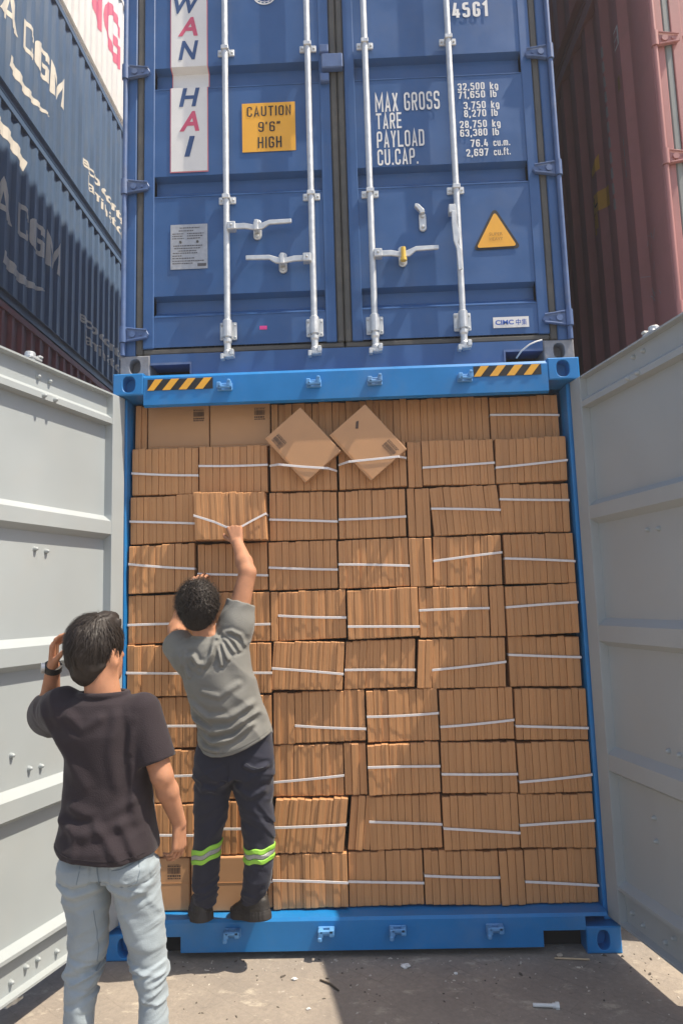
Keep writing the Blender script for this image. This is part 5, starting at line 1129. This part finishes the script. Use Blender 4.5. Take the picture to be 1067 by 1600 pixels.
PR_ = [(0.90,-.585,-.391,-.135,.105),(0.80,-.574,-.391,-.128,.100),(0.674,-.540,-.391,-.115,.084),(0.53,-.526,-.391,-.105,.073),(0.40,-.541,-.410,-.100,.066),(0.32,-.549,-.450,-.085,.056),(0.295,-.553,-.458,-.082,.052)]
def body2(P):
    d = head_sdf(P,HC2,HF2); d = smin(d,rcone(P,(-0.702,-0.238,1.60),(-0.672,-0.205,1.485),0.053,0.062),0.02); d = smin(d,stations(P,TOR2),0.03)
    for s,e,w in ((A_S,A_E,A_W),(B_S,B_E,B_W)):
        d = smin(d,rcone(P,s,e,0.052,0.042),0.02); m = [w[i]+(e[i]-w[i])*0.66 for i in range(3)]; d = smin(d,rcone(P,e,m,0.040,0.041),0.012); d = smin(d,rcone(P,m,w,0.041,0.0275),0.012)
    d = smin(d,eval_hand(P,handA),0.006); d = smin(d,eval_hand(P,handB),0.006)
    for st in (PL_,PR_): d = smin(d,stations(P,[r for r in shrink(st,0.68) if r[0] < 0.72]),0.01)
    d = smin(d,rcone(P,(-0.65,-0.14,0.95),(-0.690,-0.118,0.66),0.055,0.05),0.01); d = smin(d,rcone(P,(-0.50,-0.14,0.95),(-0.468,-0.118,0.66),0.055,0.05),0.01)
    d = smin(d,rcone(P,(-0.735,-0.085,0.24),(-0.745,0.00,0.215),0.03,0.02),0.02); return smin(d,rcone(P,(-0.495,-0.080,0.25),(-0.545,-0.01,0.215),0.03,0.02),0.02)
p2 = obj('person',sdf_mesh(body2,(-0.93,-0.37,0.18),(-0.36,0.12,2.12),0.0042,'person',M_SKIN))
p2['label'] = 'person in grey T-shirt and dark trousers on the sill, reaching up'; p2['category'] = 'person'
SH2 = [(1.525,-.735,-.545,-.20,.075),(1.495,-.785,-.500,-.20,.100),(1.44,-.822,-.478,-.20,.118),(1.36,-.797,-.467,-.20,.126),(1.295,-.785,-.450,-.198,.128),(1.215,-.771,-.427,-.190,.128),(1.10,-.737,-.390,-.176,.128),(1.02,-.727,-.374,-.168,.132),(0.93,-.725,-.366,-.160,.136)]
def shirt2(P):
    d = stations(P,SH2,2.2); Yb = -0.325
    d = smin(d,rcone(P,(-0.600,-0.20,1.44),(-0.550,-0.19,1.57),0.098,0.080),0.05)
    s1_ = sleeve(P,(-0.555,-0.192,1.56),(-0.522,-0.180,1.678),0.082,0.064,0,0.045)-0.003*ridged(P,12,12,12,-10,1.5)
    d = smin(d,s1_,0.035)
    d = d-0.0045*ridged(P,5,5,9,8,6.6)-0.0020*ridged(P,11,9,18,-9,2.2)+0.003
    for pts,w,a in (([(-0.600,Yb,1.535),(-0.575,Yb,1.53),(-0.535,Yb,1.50),(-0.515,Yb,1.46)],0.0075,0.009),([(-0.605,Yb,1.525),(-0.570,Yb,1.505),(-0.535,Yb,1.455)],0.0075,0.009),([(-0.610,Yb,1.52),(-0.585,Yb,1.48),(-0.560,Yb,1.425)],0.0075,0.009),([(-0.615,Yb,1.52),(-0.605,Yb,1.46),(-0.590,Yb,1.40)],0.008,0.009),([(-0.59,Yb,1.545),(-0.55,Yb,1.55),(-0.51,Yb,1.53),(-0.49,Yb,1.48)],0.008,0.008),
                    ([(-0.625,Yb,1.52),(-0.635,Yb,1.45),(-0.665,Yb,1.405),(-0.70,Yb,1.405),(-0.725,Yb,1.44)],0.012,0.014),([(-0.62,Yb,1.49),(-0.645,Yb,1.42),(-0.69,Yb,1.375),(-0.735,Yb,1.40),(-0.75,Yb,1.44)],0.010,0.008),([(-0.77,Yb,1.46),(-0.765,Yb,1.40),(-0.75,Yb,1.35)],0.009,0.008),([(-0.795,Yb,1.45),(-0.785,Yb,1.40)],0.009,0.007),
                    ([(-0.755,Yb,1.23),(-0.66,Yb,1.165),(-0.56,Yb,1.165),(-0.46,Yb,1.22)],0.014,0.010),([(-0.745,Yb,1.155),(-0.65,Yb,1.10),(-0.55,Yb,1.115),(-0.44,Yb,1.18)],0.013,0.013),([(-0.73,Yb,1.11),(-0.65,Yb,1.05),(-0.55,Yb,1.07),(-0.46,Yb,1.13)],0.011,0.012),([(-0.68,Yb,1.28),(-0.60,Yb,1.26),(-0.52,Yb,1.31)],0.012,0.006),
                    ([(-0.73,Yb,1.09),(-0.69,Yb,1.03),(-0.62,Yb,1.015)],0.009,0.009),([(-0.44,Yb,1.28),(-0.415,Yb,1.18),(-0.40,Yb,1.09)],0.011,0.008)): d = d-fold(P,pts,w,a)
    hem = np.interp(P[:,0],[-.725,-.69,-.65,-.60,-.55,-.49,-.43,-.38],[1.022,0.996,0.986,0.988,0.998,1.020,1.050,1.078]); d = smax(d,hem-P[:,2],0.006)
    d = smax(d,-np.maximum(stations(P,shrink(SH2,0.92),2.2),P[:,2]-hem-0.04),0.003)
    s2_ = sleeve(P,(-0.780,-0.198,1.440),(-0.846,-0.125,1.492),0.080,0.074,0,0.045)-0.003*ridged(P,12,12,12,6,3.5); d = smin(d,s2_,0.04)
    d = smax(d,-rcone(P,(-0.700,-0.232,1.60),(-0.676,-0.204,1.51),0.056,0.058),0.006)
    c = v3((-0.680,-0.208,1.505)); q = P-c; n = v3((0.25,0.22,0.94)); n /= np.linalg.norm(n); hgt = q@n; rad = np.sqrt(np.maximum((q**2).sum(1)-hgt**2,0)); ring = np.sqrt((rad-0.068)**2+hgt**2)-0.008
    return smin(d,ring,0.008)
obj('t_shirt',sdf_mesh(shirt2,(-0.95,-0.39,0.94),(-0.32,0.02,1.76),0.0045,'t_shirt',M_GTEE),p2)
def trousers2(P):
    d = smin(stations(P,PL_),stations(P,PR_),0.025); d = smin(d,stations(P,[(1.10,-.725,-.392,-.155,.112),(0.98,-.742,-.389,-.145,.118),(0.88,-.752,-.389,-.138,.112)],2.4),0.02)
    for x in (-0.655,-0.475): d = smin(d,ell(P,(x,-0.190,0.93),(0.085,0.065,0.095)),0.03)
    z = P[:,2]; s = np.where(P[:,0] < -0.583,-1.0,1.0); Q = P.copy(); Q[:,0] = P[:,0]*s
    d = d-(0.008*np.exp(-((z-0.345)/0.05)**2)+0.003)*ridged(Q,7,6,30,12,2.5)-0.007*np.exp(-((z-0.64)/0.14)**2)*ridged(Q,6,5,14,20,4.5)-0.004*np.exp(-((z-0.88)/0.1)**2)*ridged(Q,5,5,16,-12,6.1)
    for pts,w,a in (([(-0.50,-0.27,0.945),(-0.46,-0.27,0.925),(-0.41,-0.24,0.935)],0.010,0.009),([(-0.58,-0.25,0.87),(-0.64,-0.24,0.83),(-0.70,-0.22,0.84)],0.014,0.007),([(-0.55,-0.24,0.84),(-0.48,-0.22,0.80),(-0.42,-0.2,0.82)],0.014,0.007)): d = d-fold(P,pts,w,a)
    return smax(d,P[:,2]-1.085,0.004)
obj('trousers',sdf_mesh(trousers2,(-0.82,-0.31,0.26),(-0.35,0.02,1.12),0.0045,'trousers',M_WORK),p2)
T2 = [o for o in p2.children if o.name.startswith('t_shirt')][0]; K2 = [o for o in p2.children if o.name.startswith('trousers')][0]
seam(shirt2,[(x,float(np.interp(x,[-.725,-.69,-.65,-.60,-.55,-.49,-.43,-.38],[1.022,0.996,0.986,0.988,0.998,1.020,1.050,1.078]))+0.018) for x in (-0.712,-0.69,-0.65,-0.60,-0.55,-0.49,-0.43,-0.39)],cloth('grey_seam',(0.12,0.12,0.11)),T2,0.0012,-0.40)
seam(trousers2,[(-0.572,0.96),(-0.578,0.90),(-0.583,0.85)],cloth('work_seam',(0.016,0.017,0.024)),K2,0.0016,-0.34)
seam(trousers2,[(-0.495,0.955),(-0.47,0.938),(-0.44,0.930),(-0.415,0.934)],cloth('pocket_edge',(0.07,0.075,0.09)),K2,0.0026,-0.34,name='pocket_edge')
LIME = material('lime_tape',(0.30,0.62,0.07),0.5,var=0.06); SILV = material('reflective_grey_tape',(0.34,0.35,0.34),0.35,var=0.1,scale=40)
for x0,x1,zc,sl in ((-0.80,-0.62,0.527,0.30),(-0.60,-0.37,0.520,0.05)):
    for dz,hw,mt,nm,off in ((0.022,0.011,LIME,'lime_band',0.0050),(0.0,0.0105,SILV,'reflective_band',0.0042),(-0.023,0.011,LIME,'lime_band',0.0050)):
        def band(P): 
            zz = P[:,2]-(zc+dz+sl*(P[:,0]-(x0+x1)/2)+0.004*np.sin(P[:,0]*90)); d = smax(trousers2(P)-off,np.abs(zz)-hw,0.002); return np.maximum(d,np.maximum(x0-P[:,0],P[:,0]-x1))
        obj(nm,sdf_mesh(band,(x0,-0.22,zc+dz-0.06),(x1,0.02,zc+dz+0.06),0.0036,nm,mt),p2)
def shoe_pts(heel, toe):
    h = Vector(heel); t = Vector(toe); f = (t-h); L_ = f.length; f.normalize(); s = f.cross(Vector((0,0,1))).normalized(); return h, f, s, L_, s.cross(f)
def shoe_sdf(P, heel, toe, sole):
    h,f,s,L_,uu = shoe_pts(heel,toe); q = P-v3(h); x = q@v3(s); y = q@v3(f); z = q@v3(uu); Q = np.stack([x,y,z],1).astype(F32)
    w = np.interp(y,[-0.01,0.03,0.10,0.17,L_+0.01],[0.038,0.050,0.046,0.055,0.032]); yy = np.clip(y,0.012,L_-0.03)
    foot = np.sqrt(x**2*(0.048/w)**2+(y-yy)**2)-0.048
    if sole:
        d = np.maximum(foot-0.004,np.abs(z-0.013)-0.013); d = smin(d,smax(foot-0.002,np.abs(z-0.02)-0.022,0.006),0.006); return d+0.0012*np.sin(y*420)*(z > 0.004)
    top = np.interp(y,[-0.02,0.02,0.07,0.13,L_],[0.100,0.118,0.112,0.080,0.045]); d = smax(foot,z-top,0.03); d = smax(d,0.022-z,0.004)
    return smax(d,-ell(Q,(0,0.045,0.140),(0.034,0.046,0.032)),0.008)-0.0016*np.exp(-((z-0.055-0.2*(y-0.02))/0.004)**2)
for heel,toe in (((-0.730,-0.118,0.224),(-0.785,0.082,0.181)),((-0.446,-0.112,0.226),(-0.602,0.050,0.181))):
    def up_(P): return shoe_sdf(P,heel,toe,False)
    def so_(P): return shoe_sdf(P,heel,toe,True)
    lo_ = (min(heel[0],toe[0])-0.08,min(heel[1],toe[1])-0.07,0.170); hi_ = (max(heel[0],toe[0])+0.08,max(heel[1],toe[1])+0.07,0.36)
    sh = obj('shoe',sdf_mesh(up_,lo_,hi_,0.004,'shoe',M_SHOE),p2); obj('sole',sdf_mesh(so_,lo_,hi_,0.004,'sole',M_SOLE),sh)
RAD2 = (0.091,0.106,0.104)
def cap2(P):
    q = (P-v3(HC2))@HF2.T
    d = ell(q,(0,-0.016,0.030),(0.086,0.101,0.100)); d = smin(d,ell(q,(0,-0.060,-0.035),(0.066,0.043,0.053)),0.03)
    d = d-0.017*vnoise(q*38+2)*np.clip((q[:,2]+0.05)/0.06,0.25,1)-0.008*vnoise(q*80+5)
    d = smax(d,q[:,1]-0.080,0.02); d = smax(d,-(q[:,2]+0.082),0.012); d = smax(d,-(q[:,2]-(-0.012+2.0*(q[:,1]-0.01)))*0.45,0.01)
    for s in (-1,1): d = smax(d,-ell(q,(s*0.084,0.002,-0.026),(0.026,0.024,0.034)),0.006)
    return d
hm = hair_mesh('hair',HC2,HF2,M_HAIR,3500,0.040,0.0050,lambda p: p.z > -0.060 and not (p.y > 0.06 and p.z < 0.07) and not (abs(p.x) > 0.062 and p.y > -0.02 and p.z < 0.015),RAD2,(0.0,-0.02,0.13),0.1,5,0.022,cap2,(-0.87,-0.41,1.52),(-0.56,-0.06,1.83),(620,0.036,0.0048,0.85,0.011,0.013),((0,-0.060,-0.037),(0.066,0.044,0.056),900))
obj('hair',hm,p2)

# ------------------------------------------------------------------ small litter on the ground
b = MB(); A = Vector((0.700,-0.428,0.010)); B = Vector((0.790,-0.436,0.010)); b.tube([A,B],0.0075,14); b.tube([B,B+(B-A).normalized()*0.014],0.0145,8); b.tube([B+(B-A).normalized()*-0.012,B],0.0105,14)
b.build('bolt_seal',material('white_seal',(0.7,0.72,0.70),0.4),smooth=True,label='white bolt seal pin lying on the ground by the sill',category='bolt')
for i,(x,y,r,lab) in enumerate(((0.20,-0.10,0.016,'white crumpled paper scrap on the ground below the middle of the sill'),(-0.30,-0.19,0.010,'small pale scrap on the sunlit ground near the shadow edge'),(0.92,-0.02,0.012,'pale pebble in the dark slot beside the right casting'),(0.42,-0.16,0.007,'tiny pale pebble on the shaded ground right of the paper scrap'),(-0.22,-0.42,0.007,'tiny pale stone nearest the camera on the shadow edge'))):
    m = MB(); rd = random.Random(i); n = 9
    for k in range(5):
        pass
    vs = []; fs = []
    for a in range(5):
        for c in range(n):
            t = 2*math.pi*c/n; ph = math.pi*a/4; rr = r*(0.75+0.5*rd.random()); vs.append((x+rr*math.sin(ph)*math.cos(t)*1.3,y+rr*math.sin(ph)*math.sin(t),r*0.55+rr*0.6*math.cos(ph)))
    for a in range(4):
        for c in range(n): fs.append((a*n+c,a*n+(c+1)%n,(a+1)*n+(c+1)%n,(a+1)*n+c))
    m.add(vs,fs).build('paper_scrap' if i < 2 else 'pebble',M_WHITE if i != 2 else material('pebble_tan',(0.5,0.42,0.33),0.8),label=lab,category='scrap' if i < 2 else 'pebble')
MB().tube([(0.89,-0.045,0.006),(0.97,-0.055,0.007),(1.045,-0.062,0.006)],0.004,6).build('wood_splinter',material('pale_wood',(0.55,0.42,0.27),0.7),label='thin pale splinter of wood on the ground at the right slot',category='splinter')
MB().tube([(-0.185,-0.20,0.005),(-0.14,-0.235,0.006),(-0.10,-0.29,0.005)],0.004,6).build('twig',material('dark_twig',(0.06,0.045,0.03),0.8),label='thin dark twig on the sunlit ground between the feet and the shadow',category='twig')

# ------------------------------------------------------------------ hazy air
hz = bpy.data.materials.new('hazy_air'); hz.use_nodes = True; N = hz.node_tree.nodes; N.remove(N['Principled BSDF'])
pv = N.new('ShaderNodeVolumePrincipled'); pv.inputs['Color'].default_value = (0.93,0.93,0.93,1); pv.inputs['Density'].default_value = 0.0055; pv.inputs['Anisotropy'].default_value = 0.2
hz.node_tree.links.new(pv.outputs[0],N['Material Output'].inputs['Volume'])
MB().box(-121,121,-121,121,-1.0,15.2).build('haze',hz,kind='stuff')

# ------------------------------------------------------------------ grit swept against the sill
for nm, mt, cnt, sd in (('pale_grit',material('pale_chips',(0.52,0.47,0.40),0.9,var=0.2),170,3),('dark_grit',material('dark_chips',(0.09,0.075,0.06),0.9,var=0.2),150,4)):
    rd = random.Random(sd); m = MB()
    for k in range(cnt):
        x = rd.uniform(-0.9,1.6); y = -rd.random()**1.8*0.95-0.01; r_ = rd.uniform(0.0015,0.0048)*(1.6 if rd.random() < 0.08 else 1); el = rd.uniform(1,2.6); a = rd.uniform(0,6.28); c, s = math.cos(a), math.sin(a)
        ring_ = [(math.cos(t)*el*r_*rd.uniform(.7,1.2),math.sin(t)*r_*rd.uniform(.7,1.2)) for t in (0,1.25,2.5,3.8,5.0)]
        vs = [(x+c*p-s*q,y+s*p+c*q,0.0005) for p,q in ring_]+[(x+c*p*.6-s*q*.6,y+s*p*.6+c*q*.6,r_*rd.uniform(.5,1.0)) for p,q in ring_]
        m.add(vs,[(i,(i+1)%5,5+(i+1)%5,5+i) for i in range(5)]+[(5,6,7,8,9)])
    m.build(nm,mt,kind='stuff')
